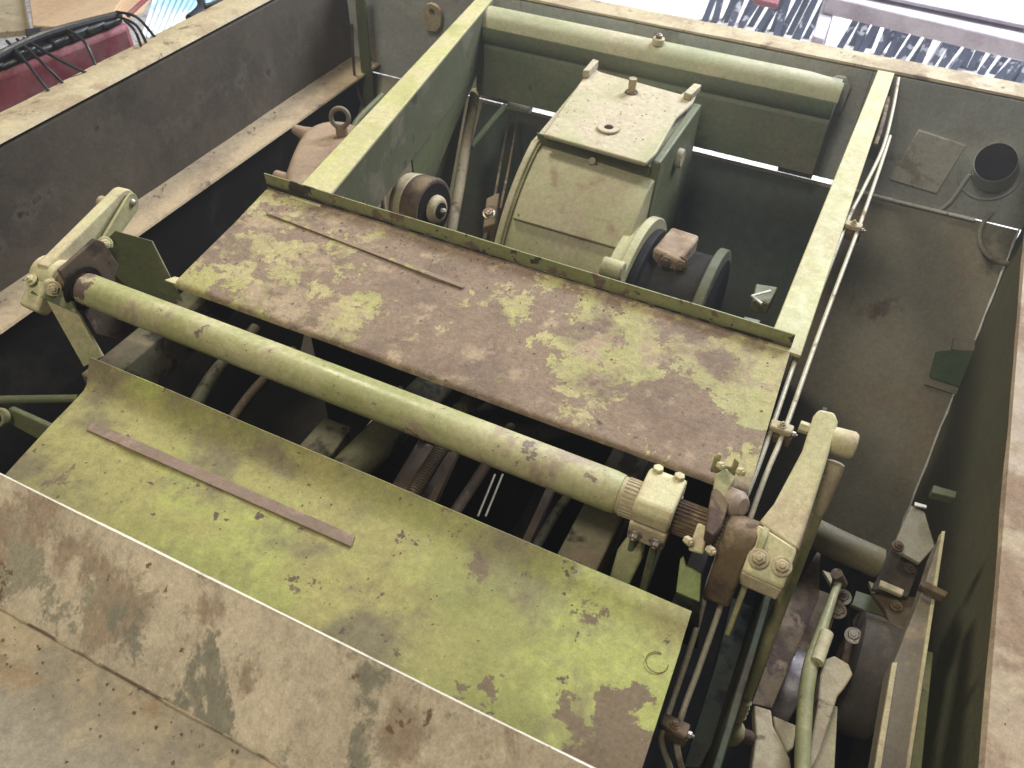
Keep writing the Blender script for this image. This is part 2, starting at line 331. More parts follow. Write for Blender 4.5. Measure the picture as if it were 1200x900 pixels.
# short stub pipe in the corner; a dark disc paints its open mouth
c0 = on_y(1167, 190, 2.445); c1 = on_y(1166, 200, 2.515)
MB().lathe(c1, c0, [(0, .062), (.5, .057), (1, .054)], 36, True).build('stub_pipe', 'rearwall', t, .002)
ad = (c0-c1).normalized(); MB().cyl(c0+ad*.0005, c0+ad*.002, .0525, n=36).build('stub_mouth_shade', 'grime_shade', t)
MB().ring(on_y(1160, 205, 2.497), (0, 1, 0), .078, .0035, 40, 8, -60, 220).build('weld_ring', 'rearwall', t)
MB().ring((.46, 2.475, -.385), (0, -.92, .7), .085, .007, 40, 8).build('weld_ring', 'slope', t)
MB().tube([(.285, 2.492, -.24), (.27, 2.49, -.33), (.25, 2.49, -.372)], .006, 8).build('drain_pipe', 'rearwall', t)
MB().prism([(.085, 2.5, -.315), (.225, 2.5, -.325), (.245, 2.5, -.16), (.11, 2.5, -.145)], (0, -.008, 0)).build('pad_plate', mat('pale_pad', (.66, .62, .52, 1), [((.46, .40, .30, 1), 11, .55, .06, 9)], rough=.6), t, .003)
# lifting lug with a hole
g = MB(); o_ = V((-1.490, 2.47, -.105)); a = [(-.042, -.085), (.028, -.075), (.036, .0)]+[(.033*math.cos(R(d)), .018+.033*math.sin(R(d))) for d in range(20, 161, 20)]+[(-.036, 0)]
ho = [(.012*math.cos(R(-60+360*k/16)), .018*math.sin(R(-60+360*k/16))+.01) for k in range(16)]
n = len(a)
ring_o = []
for k in range(16):
    an = R(-60+360*k/16); best = None
    d = V((math.cos(an), math.sin(an)))
    for i in range(n):
        p, q = V(a[i]), V(a[(i+1) % n]); p = p-V((0, .01)); q = q-V((0, .01)); e = q-p; den = d.x*e.y-d.y*e.x
        if abs(den) < 1e-9: continue
        tt = (p.x*e.y-p.y*e.x)/den; uu = (p.x*d.y-p.y*d.x)/den
        if tt > 0 and -1e-6 <= uu <= 1+1e-6 and (best is None or tt < best): best = tt
    ring_o.append((d.x*(best or .03), d.y*(best or .03)+.01))
vs = []
for yy in (0, .014):
    for lst in (ring_o, ho): vs += [o_+V((x, yy, z*.72)) for x, z in lst]
fs = []
for k in range(16):
    k2 = (k+1) % 16
    fs += [(k, k2, 16+k2, 16+k), (32+k2, 32+k, 48+k, 48+k2), (k2, k, 32+k, 32+k2), (16+k, 16+k2, 48+k2, 48+k)]
g.add(vs, fs); g.build('lifting_lug', 'pale', t, .0015)
# second lug on the wall above the right end of the beam
g = MB(); g.prism([(-.185, 2.49, -.13), (-.11, 2.49, -.14), (-.105, 2.49, -.06), (-.125, 2.49, -.035), (-.15, 2.49, -.035), (-.18, 2.49, -.06)], (0, -.014, 0)); g.build('lifting_lug', 'rearwall', t, .002)

# ---- right hull deck
t = thing('hull_wall', (.36, .9, -1.3), 'brown right side deck of the hull with its olive inner wall', 'hull wall')
sheet([((.358, 2.5, -.008), (.352, -.5, -.008)), ((.361, 2.5, 0), (.355, -.5, 0)), ((1.2, 2.5, .0), (1.2, -.5, .0))], .010, 90, .002, 8).build('top_plate', 'right', t)
MB().box((.479, -.5, -1.35), (.52, 2.49, -.014)).build('side_plate', mat('olive_brown_side', (.15, .135, .08, 1), [((.125, .125, .065, 1), 3, .5, .2, 7)], rough=.65), t)

# ---- hull bottom
tag(MB().box((-1.85, -.5, -1.32), (.478, 1.82, -1.27)).build('hull_floor', 'grime_shade'), 'floor plate painted near-black for shade at the bottom of the hull', 'floor plate')

# ---- front deck and sloped plate nearest the viewer
t = thing('front_deck', (-.6, .2, -.02), 'worn tan front deck with a raised sloping edge plate nearest the viewer', 'deck plate')
sheet([((-1.75, .2135, .0005), (.34, .2135, .0005)), ((-1.75, .327, .119), (.34, .327, .119))], .006, 110, .0012, 9).build('edge_plate', 'fore', t)
MB().tube([(-1.75, .3275, .1192)]+[(-1.75+.11*k, .3275+random.uniform(-.0003, .0003), .1195) for k in range(1, 20)], .0008, 6, False).build('lit_edge', 'white', t)  # pale line drawn for the light along the plate's top edge
sheet([((-1.75, -.9, -.001), (.34, -.9, -.001)), ((-1.75, .2155, -.001), (.34, .2155, -.001))], .006, 110, .0012, 10).build('deck_sheet', 'deck', t)
MB().tube([(-1.75+.02*k, .2122+random.uniform(-.0005, .0005), -.0002+random.uniform(-.0003, .0003)) for k in range(105)], .0019, 6, False).build('weld_seam', mat('crease_dirt', (.13, .095, .06, 1), [((.36, .29, .19, 1), 14, .50, .06, 8)], rough=.8), t)  # mottled brown line along the crease

# ---- engine frame: splayed left rail, right rail, round-topped crossbeam
t = thing('engine_frame', (-.6, 1.9, -.3), 'olive engine frame of two long rails joined by a round topped crossbeam', 'frame')
def rail(x0, x1, w0, w1, y0, y1, h, m_top, m_side, zt=0.0):
    a = MB().prism([(x0-w0/2, y0, zt), (x0+w0/2, y0, zt), (x1+w1/2, y1, zt), (x1-w1/2, y1, zt)], (0, 0, -.008))
    b = MB().prism([(x0+w0/2-.012, y0, zt-.0085), (x0+w0/2-.002, y0, zt-.0085), (x1+w1/2-.002, y1, zt-.0085), (x1+w1/2-.012, y1, zt-.0085)], (0, 0, -h))
    b.prism([(x0-w0/2+.002, y0, zt-.0085), (x0-w0/2+.012, y0, zt-.0085), (x1-w1/2+.012, y1, zt-.0085), (x1-w1/2+.002, y1, zt-.0085)], (0, 0, -h))
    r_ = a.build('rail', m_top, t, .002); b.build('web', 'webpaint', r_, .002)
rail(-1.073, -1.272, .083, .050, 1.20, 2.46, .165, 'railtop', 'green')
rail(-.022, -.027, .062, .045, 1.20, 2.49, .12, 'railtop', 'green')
prof = [(2.44, -.035), (2.425, -.018), (2.40, -.012), (2.375, -.016), (2.355, -.030), (2.343, -.052), (2.342, -.075), (2.350, -.098), (2.366, -.113), (2.356, -.122), (2.356, -.288), (2.372, -.288), (2.372, -.13), (2.44, -.11)]
g = MB(); g.prism([(-1.262, y, z) for y, z in prof], (1.135, 0, 0))
bm_ = g.build('crossbeam', mat('beam_green', (.185, .22, .13, 1), [((.24, .225, .14, 1), 5, .55, .12, 7), ((.10, .09, .065, 1), 8, .66, .05, 8)], rough=.45), t, .003, ang=50)
# dusty rounded cap that lies along the beam, cut off at an angle on its right end
cap = [(2.44, -.030), (2.425, -.0150), (2.40, -.0090), (2.375, -.0125), (2.3525, -.0275), (2.340, -.050)]
g = MB(); NN = len(cap)
cols = []
for x, sh in ((-1.262, 0), (-.22, 0), (-.165, .04), (-.12, .062)):
    cols.append([(x, min(y, 2.44-sh), z) for y, z in cap])
vs = [p for c_ in cols for p in c_]+[(x, y+.002, z-.004) for c_ in cols for x, y, z in c_]
fs = []; n4 = len(cols)*NN
for i in range(len(cols)-1):
    for j in range(NN-1):
        q = i*NN+j; fs += [(q, q+1, q+1+NN, q+NN), (n4+q+NN, n4+q+NN+1, n4+q+1, n4+q)]
g.add(vs, fs); g.build('beam_cap', mat('beam_cap_paint', (.33, .335, .19, 1), [((.42, .37, .24, 1), 5, .52, .12, 8), ((.22, .18, .12, 1), 12, .66, .04, 8)], rough=.5), bm_, ang=50)
g = MB(); p = on_y(770, 60, 2.39); g.cyl((p.x, 2.39, -.012), (p.x, 2.39, .006), .020, .017, 24); g.build('filler_boss', 'pale', bm_, .002)
MB().bolt((p.x, 2.39, .006), (0, 0, 1), .011, .010, False).build('bolt', 'steel', bm_, .001)
MB().cyl((-1.246, 2.352, -.05), (-1.246, 2.330, -.046), .006).build('plug', 'rust', bm_)
# gusset sheet behind the left rail
MB().prism([(-1.225, 2.33, -.16), (-1.30, 2.36, -.30), (-1.22, 2.05, -.56), (-1.17, 1.80, -.42), (-1.165, 1.78, -.17)], (-.006, 0, 0)).build('gusset', 'green', t, .001)
MB().box((-.045, 1.26, -1.0), (-.030, 2.12, -.131)).build('shade_web', 'grime_shade', t, .002)  # unseen plate added to cast shade on the slope
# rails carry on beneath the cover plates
MB().box((-1.17, 1.235, -1.25), (-.05, 1.250, -.06)).build('shade_bulkhead', 'grime_shade', t, .002)  # dark plate added to hide the lit slope and blacken the gap
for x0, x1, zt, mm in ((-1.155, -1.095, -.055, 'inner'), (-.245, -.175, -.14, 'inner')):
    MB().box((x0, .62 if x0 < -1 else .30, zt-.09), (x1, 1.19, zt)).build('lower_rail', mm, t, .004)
MB().box((-.045, .28, -.30), (-.020, 1.195, -.030)).build('side_web', 'grime_shade', t, .002)
MB().box((.075, .30, -.32), (.085, 1.2, -.10)).build('side_web', 'dgreen', t, .002)

# ================================================================== COVER PLATES
t = thing('cover_plate', (-.6, 1.03, 0), 'long upper cover plate with brown flaking paint beside the gearbox', 'cover plate', 'cover plates either side of the shaft')
sheet([((-1.121, .8525, -.010), (.004, .8525, -.010)), ((-1.122, .8535, -.004), (.003, .8535, -.004)), ((-1.123, .8575, -.0006), (.002, .8575, -.0006)), ((-1.125, .864, 0), (.002, .864, 0)),
       ((-1.178, 1.206, 0), (-.011, 1.206, 0)), ((-1.181, 1.2125, .001), (-.012, 1.2125, .001))], .004, 120, .0022, 1).build('sheet', 'upper', t, ang=70)
sheet([((-1.182, 1.2128, -.002), (-.012, 1.2128, -.002)), ((-1.188, 1.2160, .030), (-.012, 1.2160, .028))], .003, 120, .0010, 1).build('lip', mat('lip_paint', (.23, .235, .10, 1), [((.15, .105, .07, 1), 22, .58, .03, 8), ((.05, .04, .03, 1), 30, .64, .02, 6, [(-1.1, 1.212, .01, .10, .14)])], rough=.6, org=(-.6, 1.03, 0)), t)
MB().prism([(-1.118, 1.134, .0012), (-.62, 1.100, .0012), (-.62, 1.090, .0012), (-1.118, 1.124, .0012)], (0, 0, .0022)).build('rib', mat('rib_dust', (.225, .16, .108, 1), [((.335, .305, .115, 1), 15, .56, .006, 12)], rough=.7), t, .001)
MB().prism([(-1.15, .853, -.004), (-1.118, .853, -.004), (-1.118, .873, -.004), (-1.14, .870, -.004)], (0, 0, .003)).build('tab', 'pale', t)
MB().prism([(-1.181, 1.2085, .0015), (-.013, 1.2085, .0015), (-.013, 1.2085, .0085), (-.5, 1.2085, .0035), (-1.181, 1.2085, .0105)], (0, .0008, 0)).build('grime_line', mat('lip_grime', (.12, .09, .06, 1), [((.035, .027, .02, 1), 26, .49, .03, 8, [(-1.1, 1.21, .01, .12, .25)])], rough=.85, org=(-.6, 1.03, 0)), t)

t = thing('cover_plate', (-.55, .47, 0), 'long lower cover plate in yellow green paint beside the front deck', 'cover plate', 'cover plates either side of the shaft')
sheet([((-1.02, .325, 0), (-.004, .325, 0)), ((-1.056, .560, 0), (-.012, .560, 0)), ((-1.060, .572, .003), (-.013, .572, .001)), ((-1.067, .586, .012), (-.014, .590, .006)), ((-1.076, .606, .032), (-.015, .612, .014))], .004, 120, .0022, 2).build('sheet', 'lower', t, ang=70)
a_, b_, c_, d_ = on_z(108, 494, .001), on_z(416, 628, .001), on_z(412, 642, .001), on_z(102, 505, .001)
MB().prism([a_, b_, c_, d_], (0, 0, .0026)).build('rib', mat('rib_rust', (.20, .14, .10, 1), [((.26, .19, .13, 1), 12, .55, .05, 7)], rough=.75), t, .001)
# wire ring lying pressed in the paint at the right end
MB().ring(on_z(770, 776, .002), (.05, .05, 1), .0145, .0007, 28, 6, 40, 330).build('wire_ring', 'rust', t)

# ================================================================== CROSS SHAFT
AY, AZ = .74, .03
t = thing('cross_shaft', (-.6, AY, AZ), 'thick olive painted tube running across the gap between the two cover plates', 'shaft')
MB().lathe((-1.222, AY, AZ), (-.166, AY, AZ), [(0, .0305), (.4, .0318), (.985, .0315), (1, .0300)], 48).build('tube', 'pipe', t, .001)
MB().cyl((-.1665, AY, AZ), (-.140, AY, AZ), .0285, n=40).build('shoulder', 'tan', t, .001)
MB().splines((-.160, AY, AZ), (-.136, AY, AZ), .0298, 28, .09).build('spline_start', 'tan', t, ang=20)
MB().splines((-.141, AY, AZ), (.030, AY, AZ), .0262, 26, .14).build('splined_shaft', 'rust', t, ang=20)
MB().splines((.030, AY, AZ), (.080, AY, AZ), .0272, 28, .12).build('splined_end', 'tan', t, ang=20)
MB().cyl((-1.30, AY, AZ), (-1.221, AY, AZ), .024, n=30).build('journal', 'rust', t)
MB().washer((-1.233, AY, AZ), (1, 0, 0), .043, .030, .006, 40).build('worn_collar', 'grime_shade', t, .002)

# ---- split clamp round the splines + its stand
t = thing('bearing_clamp', (-.107, AY, -.08), 'pale split bearing clamp gripping the right end of the thick tube', 'clamp')
cx0, cx1 = -.138, -.082
g = MB(); g.prism([(cx0, AY-.040, AZ+.004), (cx0, AY+.045, AZ+.004), (cx0, AY+.045, AZ+.030), (cx0, AY+.030, AZ+.042), (cx0, AY-.028, AZ+.042), (cx0, AY-.040, AZ+.030)], (cx1-cx0, 0, 0)); g.build('cap', 'pale', t, .004)
g = MB(); g.prism([(cx0, AY-.040, AZ), (cx0, AY+.045, AZ), (cx0, AY+.045, AZ-.040), (cx0, AY-.040, AZ-.040)], (cx1-cx0, 0, 0)); g.build('block', 'pale', t, .004)
for dx in (.012, .044):
    MB().bolt((cx0+dx, AY-.040, AZ-.022), (0, -1, -.25), .0075, .009).build('bolt', 'steel', t, .0008)
    MB().cyl((cx0+dx, AY+.034, AZ+.034), (cx0+dx, AY+.036, AZ+.046), .009, .008, 6).build('nut', 'pale', t, .001)
g = MB(); g.prism([(cx0+.004, AY-.030, AZ-.040), (cx0+.004, AY+.03, AZ-.040), (cx0+.004, AY+.05, -.26), (cx0+.004, AY-.06, -.26)], (.010, 0, 0)); g.prism([(cx1-.020, AY-.036, AZ-.040), (cx1-.020, AY+.03, AZ-.040), (cx1-.020, AY+.05, -.26), (cx1-.020, AY-.05, -.26)], (.012, 0, 0)); g.build('stand', 'green', t, .003)
g = MB(); p = on_z(738, 650, -.05); g.prism([p+V(q) for q in ((-.018, -.03, -.04), (.014, -.034, -.03), (.018, 0, 0), (.008, .03, .028), (-.008, .03, .028), (-.02, 0, 0))], (.0, .018, -.018)); g.build('foot_plate', 'olive', t, .004)

# ---- left support: two angled sheet brackets, a slotted bearing plate
t = thing('shaft_bracket', (-1.26, .76, -.2), 'green sheet metal bracket with bolted ears holding the left end of the thick tube', 'bracket')
X = -1.262
MB().prism([on_x(x, y, -1.238) for x, y in ((70, 318), (112, 280), (122, 284), (136, 305), (172, 362), (150, 402), (112, 392))], (-.009, 0, 0)).build('bearing_plate', 'innerrust', t, .002)
# large right-hand ear going back and down
p1, p2, p3, p4, p5 = on_z(134, 270, .055), on_z(178, 282, .035), on_z(214, 354, -.055), on_z(200, 372, -.11), on_z(104, 300, .055)
MB().add([p1, p2, p3, p4, on_z(150, 352, -.12), p5]+[q+V((-.002, .004, -.004)) for q in (p1, p2, p3, p4, on_z(150, 352, -.12), p5)],
         [(0, 1, 2, 3, 4, 5), (11, 10, 9, 8, 7, 6)]+[(i, i+6, (i+1) % 6+6, (i+1) % 6) for i in range(6)]).build('rear_ear', 'green', t, .001)
q1, q2, q3, q4 = on_z(52, 322, .045), on_z(35, 343, .03), on_z(88, 366, .02), on_z(72, 318, .04)
g = MB(); g.add([q1, q2, q3, q4]+[q+V((.002, .004, -.006)) for q in (q1, q2, q3, q4)], [(0, 1, 2, 3), (7, 6, 5, 4)]+[(i, i+4, (i+1) % 4+4, (i+1) % 4) for i in range(4)]); g.build('front_ear', 'green', t, .001)
f1, f2, f3, f4 = on_z(52, 348, .026), on_z(90, 366, .016), on_z(120, 418, -.06), on_z(98, 430, -.06)
g = MB(); g.add([f1, f2, f3, f4]+[q+V((-.002, .006, -.004)) for q in (f1, f2, f3, f4)], [(0, 1, 2, 3), (7, 6, 5, 4)]+[(i, i+4, (i+1) % 4+4, (i+1) % 4) for i in range(4)]); g.build('front_leg', 'olive', t, .001)
for (x, y, z) in ((123, 286, .056), (62, 338, .045)):
    MB().bolt(on_z(x, y, z), (.75, -.45, .45), .010, .009).build('bolt', 'pale', t, .001)

# ---- left lever: strap folded round an eye
t = thing('lever_arm', (-1.30, .76, .02), 'olive double strap lever with a bolted eye at the left end of the thick tube', 'lever')
ea = on_z(150, 236, .075); eb = on_z(62, 322, .050)
d = (ea-eb); d.z = d.z; L_ = d.length; d.normalize(); side = V((1, 0, 0)); side = (side-d*side.dot(d)).normalized(); nrm = d.cross(side)
if nrm.z < 0: nrm = -nrm
def strap(off, thick, r1, r0, m, hole):
    # obround strap standing on edge; plane spanned by d and nrm, thickness along side
    pts = [(L_+r1*math.sin(R(a)), r1*math.cos(R(a))) for a in range(0, 181, 15)] + [(0, -r0), (0, r0)]
    g = MB(); g.prism([eb+d*u+nrm*w+side*off for u, w in pts], side*thick); return g
t1 = strap(-.028, .026, .024, .019, 'olive', 0).build('outer_strap', 'pale', t, .003)
d_keep, eb_keep, L_keep = d.copy(), eb.copy(), L_
eb = eb+V((.030, .005, -.030)); d = (ea+V((.004, 0, -.004))-eb); L_ = d.length; d.normalize()
strap(.000, .006, .0215, .008, 'olive', 0).build('inner_strap', 'olive', t, .002)
d, eb, L_ = d_keep, eb_keep, L_keep
MB().cyl(ea+side*-.036, ea+side*.0075, .0125, n=24).build('eye_pin', 'grime_shade', t)
MB().lathe(ea+side*.006, ea+side*.018, [(0, .0075), (.6, .0075), (1, .004)], 16).build('pin_end', 'steel', t)
MB().cyl(ea-d*.020-side*.052, ea-d*.020-side*.028, .014, n=20).build('pin_head', 'tan', t, .002)
# hub block on the shaft
hb = V((-1.292, AY, AZ))
g = MB(); g.cyl(hb+V((-.036, 0, 0)), hb+V((.018, 0, 0)), .037, n=36); g.build('hub', 'pale', t, .004)
g = MB(); g.prism([(-1.325, AY-.075, AZ-.020), (-1.325, AY-.01, AZ+.036), (-1.325, AY+.04, AZ+.022), (-1.325, AY-.01, AZ-.035), (-1.325, AY-.06, AZ-.045)], (.046, 0, 0)); g.build('clamp_block', 'pale', t, .005)
for (x, y) in ((37, 328), (58, 333), (113, 276)):
    MB().bolt(on_z(x, y, .048), (-.1, -.45, .8), .0085, .008).build('bolt', 'pale', t, .001)
MB().tube([on_z(92, 345, .03), on_z(98, 325, .045), on_z(112, 306, .05)], .005, 8).build('weld', 'rust', t)

# ---- right lever arm (broad tapering casting)
t = thing('lever_arm', (.062, AY, AZ), 'broad pale tapering lever with two bolts at the right end of the thick tube', 'lever')
def at(p, z): return on_z(p[0], p[1], z)
tipL, tipR = at((958, 482), .135), at((980, 490), .130)
out = [at((889, 612), .070), at((907, 590), .078), at((940, 528), .110), at((953, 487), .132), at((960, 479), .137), at((978, 483), .136), at((982, 493), .132), at((967, 545), .112), at((943, 620), .078), at((935, 645), .070)]
g = MB(); g.prism(out, (.004, .016, -.030)); g.build('arm', 'pale', t, .004)
blk = [at((889, 613), .071), at((935, 643), .071), at((918, 690), .040), at((870, 668), .040)]
g = MB(); g.add(blk+[q+V((.0, .015, -.055)) for q in blk], [(0, 1, 2, 3), (7, 6, 5, 4)]+[(i, i+4, (i+1) % 4+4, (i+1) % 4) for i in range(4)]); g.build('hub_block', 'pale', t, .004)
blk2 = [at((869, 670), .038), at((917, 692), .038), at((910, 704), .016), at((868, 686), .016)]
g = MB(); g.add(blk2+[q+V((0, .03, -.03)) for q in blk2], [(0, 1, 2, 3), (7, 6, 5, 4)]+[(i, i+4, (i+1) % 4+4, (i+1) % 4) for i in range(4)]); g.build('hub_cap', 'tan', t, .003)
for p in ((889, 655), (916, 664)):
    c = at(p, .056); MB().bolt(c, (.0, -.45, .9), .0095, .009).build('bolt', 'tan', t, .001)
MB().cyl(at((948, 503), .115), at((948, 503), .115)+V((-.014, 0, 0)), .009, n=6).build('nut', 'pale', t, .001)

# ---- tie rod with ball heads, beside the right lever
t = thing('tie_rod', (.10, .8, -.1), 'long tie rod with a round head rising beside the broad pale lever', 'rod')
a_ = on_z(988, 520, .108); b_ = on_z(857, 858, -.34)
MB().lathe(a_.lerp(b_, .06), a_.lerp(b_, .22), [(0, .013), (.15, .014), (.9, .0125), (1, .010)], 20).build('upper_socket', 'tan', t)
MB().lathe(a_.lerp(b_, .2), a_.lerp(b_, .88), [(0, .0105), (1, .0105)], 20).build('shank', 'olive', t)
pr = [(0, .0105)]+[(.1+.8*k/8, .0135 if k % 2 else .0105) for k in range(9)]+[(1, .0105)]
MB().lathe(a_.lerp(b_, .86), a_.lerp(b_, .95), pr, 20).build('threaded_end', 'olive', t)
MB().lathe(b_+(a_-b_).normalized()*-.022, b_+(a_-b_).normalized()*.024, [(0, .008), (.2, .018), (.5, .022), (.8, .018), (1, .010)], 20).build('ball_head', 'olive', t)
g = MB(); g.lathe(a_+V((-.022, 0, 0)), a_+V((.018, 0, .002)), [(0, .013), (.15, .020), (.85, .021), (1, .017)], 14); g.build('ball_head', 'pale', t, .002)
MB().cyl(a_+V((-.040, 0, 0)), a_+V((-.02, 0, 0)), .014, n=16).build('boot', 'rust', t)

# ---- toggle bracket between clamp and lever
t = thing('shift_yoke', (-.01, .74, 0), 'rusty brown shift yoke with olive ears between the clamp and the broad lever', 'yoke')
g = MB(); z = .075; pts = [at((836, 630), z-.01), at((826, 622), z), at((834, 575), z), at((846, 556), z), at((858, 560), z), at((854, 590), z), at((846, 618), z-.01)]
g.prism(pts, (.002, .010, -.05)); g.build('yoke_plate', 'rust', t, .003)
c = at((857, 590), .06); MB().lathe(c+V((-.018, .012, -.012)), c+V((.018, -.004, .008)), [(0, .018), (.3, .021), (.8, .020), (1, .012)], 24).build('pivot_boss', mat('worn_boss', (.33, .25, .19, 1), [((.2, .13, .1, 1), 20, .55, .05, 6)], rough=.5), t, .001)
g = MB(); g.lathe((-.012, AY, AZ), (.034, AY, AZ), [(0, .031), (.15, .035), (1, .035)], 32); g.build('yoke_hub', 'rust', t, .003)
pts = [(-.010, AY-.02, AZ+.030), (-.010, AY-.036, AZ+.010), (-.010, AY-.060, AZ-.080), (-.010, AY-.030, AZ-.110), (-.010, AY+.01, AZ-.060), (-.010, AY+.02, AZ)]
MB().prism(pts, (.040, 0, 0)).build('yoke_arm', 'rust', t, .005)
MB().lathe((.035, AY, AZ), (.045, AY, AZ), [(0, .040), (1, .040)], 32).build('end_ring', 'olive', t, .002)
MB().prism([(.036, AY-.035, AZ+.02), (.036, AY-.045, AZ-.02), (.036, AY-.09, AZ-.10), (.036, AY-.06, AZ-.11), (.036, AY, AZ-.03)], (.008, 0, 0)).build('side_plate', 'olive', t, .002)
# upper olive ear with a U cut and bolts
def uear(px, py, z, s, m, rz):
    c = at((px, py), z); pts = [(-1, -1.2), (1, -1.2), (1, .4), (.55, .9), (.55, -.2), (-.45, -.2), (-.45, .9), (-.7, 1.1), (-1, .7)]
    rot = Matrix.Rotation(rz, 3, 'Z'); g = MB(); g.prism([c+rot@V((u*s, 0, v*s)) for u, v in pts], rot@V((0, .006, 0))); return g
uear(850, 545, .085, .018, 'olive', R(15)).build('ear', 'olive', t, .002)
for (x, y, z) in ((843, 545, .09), (866, 552, .09)):
    c = at((x, y), z); MB().bolt(c, (.5, -.5, .5), .0065, .010, False).build('bolt', 'pale', t, .001)
g = MB(); z = .03; g.prism([at((838, 556), .08), at((851, 548), .084), at((862, 560), .082), at((846, 590), .07), at((832, 600), .066)], (0, .006, -.012)); g.build('ear_plate', 'olive', t, .002)
MB().prism([at((818, 612), .055), at((830, 618), .055), at((824, 650), .035), at((806, 645), .035)], (0, .012, -.016)).build('lower_ear', 'pale', t, .003)
for (x, y, z) in ((804, 632, .045), (830, 643, .045)):
    MB().bolt(at((x, y), z), (.6, -.5, .4), .0065, .012, False).build('bolt', 'pale', t, .001)

# lower green bracket with U cut in front of the yoke
t = thing('angle_bracket', on_z(805, 690, -.03), 'bright green angle bracket standing at the right corner of the lower cover plate', 'bracket')
MB().prism([at((797, 655), .012), at((801, 651), .012), at((804, 663), .008), at((822, 672), .004), at((820, 706), -.016), at((792, 694), -.016)], (0, .005, -.006)).build('plate', mat('bright_green_paint', (.19, .225, .065, 1), [((.13, .15, .05, 1), 9, .55, .08, 7)], rough=.5), t, .0015)
MB().prism([at((792, 694), -.016), at((820, 706), -.016), at((818, 760), -.12), at((792, 750), -.12)], (0, .005, -.01)).build('leg', 'dgreen', t, .002)

# ================================================================== OIL PIPES along the right rail
def pts_of(l): return [on_z(x, y, z) for x, y, z in l]
t = thing('oil_pipe', (.012, 1.2, -.02), 'pale thin oil pipe running along the right rail, the one nearer the rail', 'pipe', 'oil pipes beside the right rail')
PA = [(1053, 92, -.01), (1046, 130, -.012), (1034, 175, -.016), (1010, 225, -.02), (992, 262, -.02), (945, 385, -.02), (905, 500, -.02), (877, 575, -.03), (840, 655, -.06), (812, 750, -.08), (781, 842, -.10), (775, 868, -.12), (785, 900, -.16), (790, 930, -.2)]
MB().tube(pts_of(PA), .0045, 12).build('tube', 'pipemetal', t)
MB().tube(pts_of([(1041, 115, .0), (1034, 145, -.001), (1026, 170, -.002)]), .0050, 10).build('sleeve', 'rust', t)
t = thing('oil_pipe', (.045, 1.2, -.02), 'pale thin oil pipe running along the right rail, the outer one of the pair', 'pipe', 'oil pipes beside the right rail')
PB = [(1043, 160, -.02), (1030, 200, -.02), (1006, 268, -.02), (962, 385, -.02), (921, 500, -.02), (897, 558, -.03), (872, 628, -.06), (848, 700, -.08), (820, 780, -.10), (799, 838, -.12), (793, 872, -.15), (803, 915, -.2)]
MB().tube(pts_of(PB), .0045, 12).build('tube', 'pipemetal', t)
t = None
for k, (x, y, z, lab) in enumerate(((999, 266, -.014, 'small bolted pipe clamp on the oil pipes, the uppermost one beside the right rail'), (915, 503, -.014, 'small bolted pipe clamp on the oil pipes beside the brown upper plate corner'), (790, 852, -.10, 'greasy pipe clamp at the lower bend of the oil pipes'))):
    c = on_z(x, y, z); t = thing('pipe_clamp', c, lab, 'clamp', 'clamps on the oil pipes')
    mm = 'tan' if k < 2 else 'rust'
    MB().box(c+V((-.019, -.010, -.004)), c+V((.019, .010, .009))).build('strap', mm, t, .003)
    MB().bolt(c+V((0, 0, .009)), (0, 0, 1), .005, .006).build('bolt', mm, t)
    MB().bolt(c+V((.019, 0, -.002)), (1, 0, 0), .005, .006, False).build('bolt', 'steel', t)
    MB().box(c+V((-.010, -.007, -.030)), c+V((.022, .007, -.0045))).build('foot', 'rust', t, .002)

# ================================================================== GEARBOX
t = thing('gearbox', (-.64, 1.85, -.9), 'large pale green gearbox with a rounded front and two bolts on its flat top', 'gearbox')
XL, XR = -.800, -.470
cyc, czc, rad = 1.985, -.50, .430
arc = [(cyc-rad*math.cos(R(a)), czc+rad*math.sin(R(a))) for a in range(-30, 66, 5)]
body = arc+[(1.84, -.105), (2.20, -.075), (2.24, -.30), (2.24, -.80), (1.65, -.80)]
MB().prism([(XL+.012, y, z) for y, z in body], (XR-XL-.02, 0, 0)).build('housing', 'gear', t, .004, ang=25)
rim = [(cyc-(rad+.014)*math.cos(R(a)), czc+(rad+.014)*math.sin(R(a))) for a in range(-32, 72, 4)]+[(1.86, -.088), (2.20, -.062), (2.22, -.30), (2.22, -.80), (1.70, -.80)]
MB().prism([(XL-.012, y, z) for y, z in rim], (.018, 0, 0)).build('left_rim', 'gear', t, .003, ang=25)
MB().prism([(XL-.003, y, z) for y, z in [(cyc-(rad+.006)*math.cos(R(a)), czc+(rad+.006)*math.sin(R(a))) for a in range(-32, 72, 4)]+[(1.86, -.10), (2.2, -.08), (2.2, -.8), (1.7, -.8)]], (.015, 0, 0)).build('gasket', 'olive', t)
# flat top
g = MB(); g.prism([on_z(x, y, -.052) for x, y in ((637, 157), (684, 90), (697, 80), (704, 84), (798, 110), (806, 104), (818, 106), (812, 120), (793, 137), (780, 160), (770, 178), (757, 191))], (0, 0, -.012)); top = g.build('top_cover', 'gear', t, .004)
g = MB(); g.prism([(XL-.004, 1.836, -.072), (XR-.010, 1.816, -.072), (XR-.012, 1.822, -.122), (XL+.000, 1.842, -.116)], (0, .006, 0)); g.build('step_face', 'green', t, .001)
g = MB(); a = on_z(690, 78, -.04); b = on_z(815, 105, -.04)
g.prism([on_z(x, y, -.052) for x, y in ((682, 92), (690, 92), (701, 80), (694, 78))], (0, 0, .024)); g.build('corner_lug', 'gear', top, .003)
g = MB(); g.prism([on_z(x, y, -.052) for x, y in ((800, 116), (809, 119), (821, 107), (812, 105))], (0, 0, .020)); g.build('corner_lug', 'gear', top, .003)
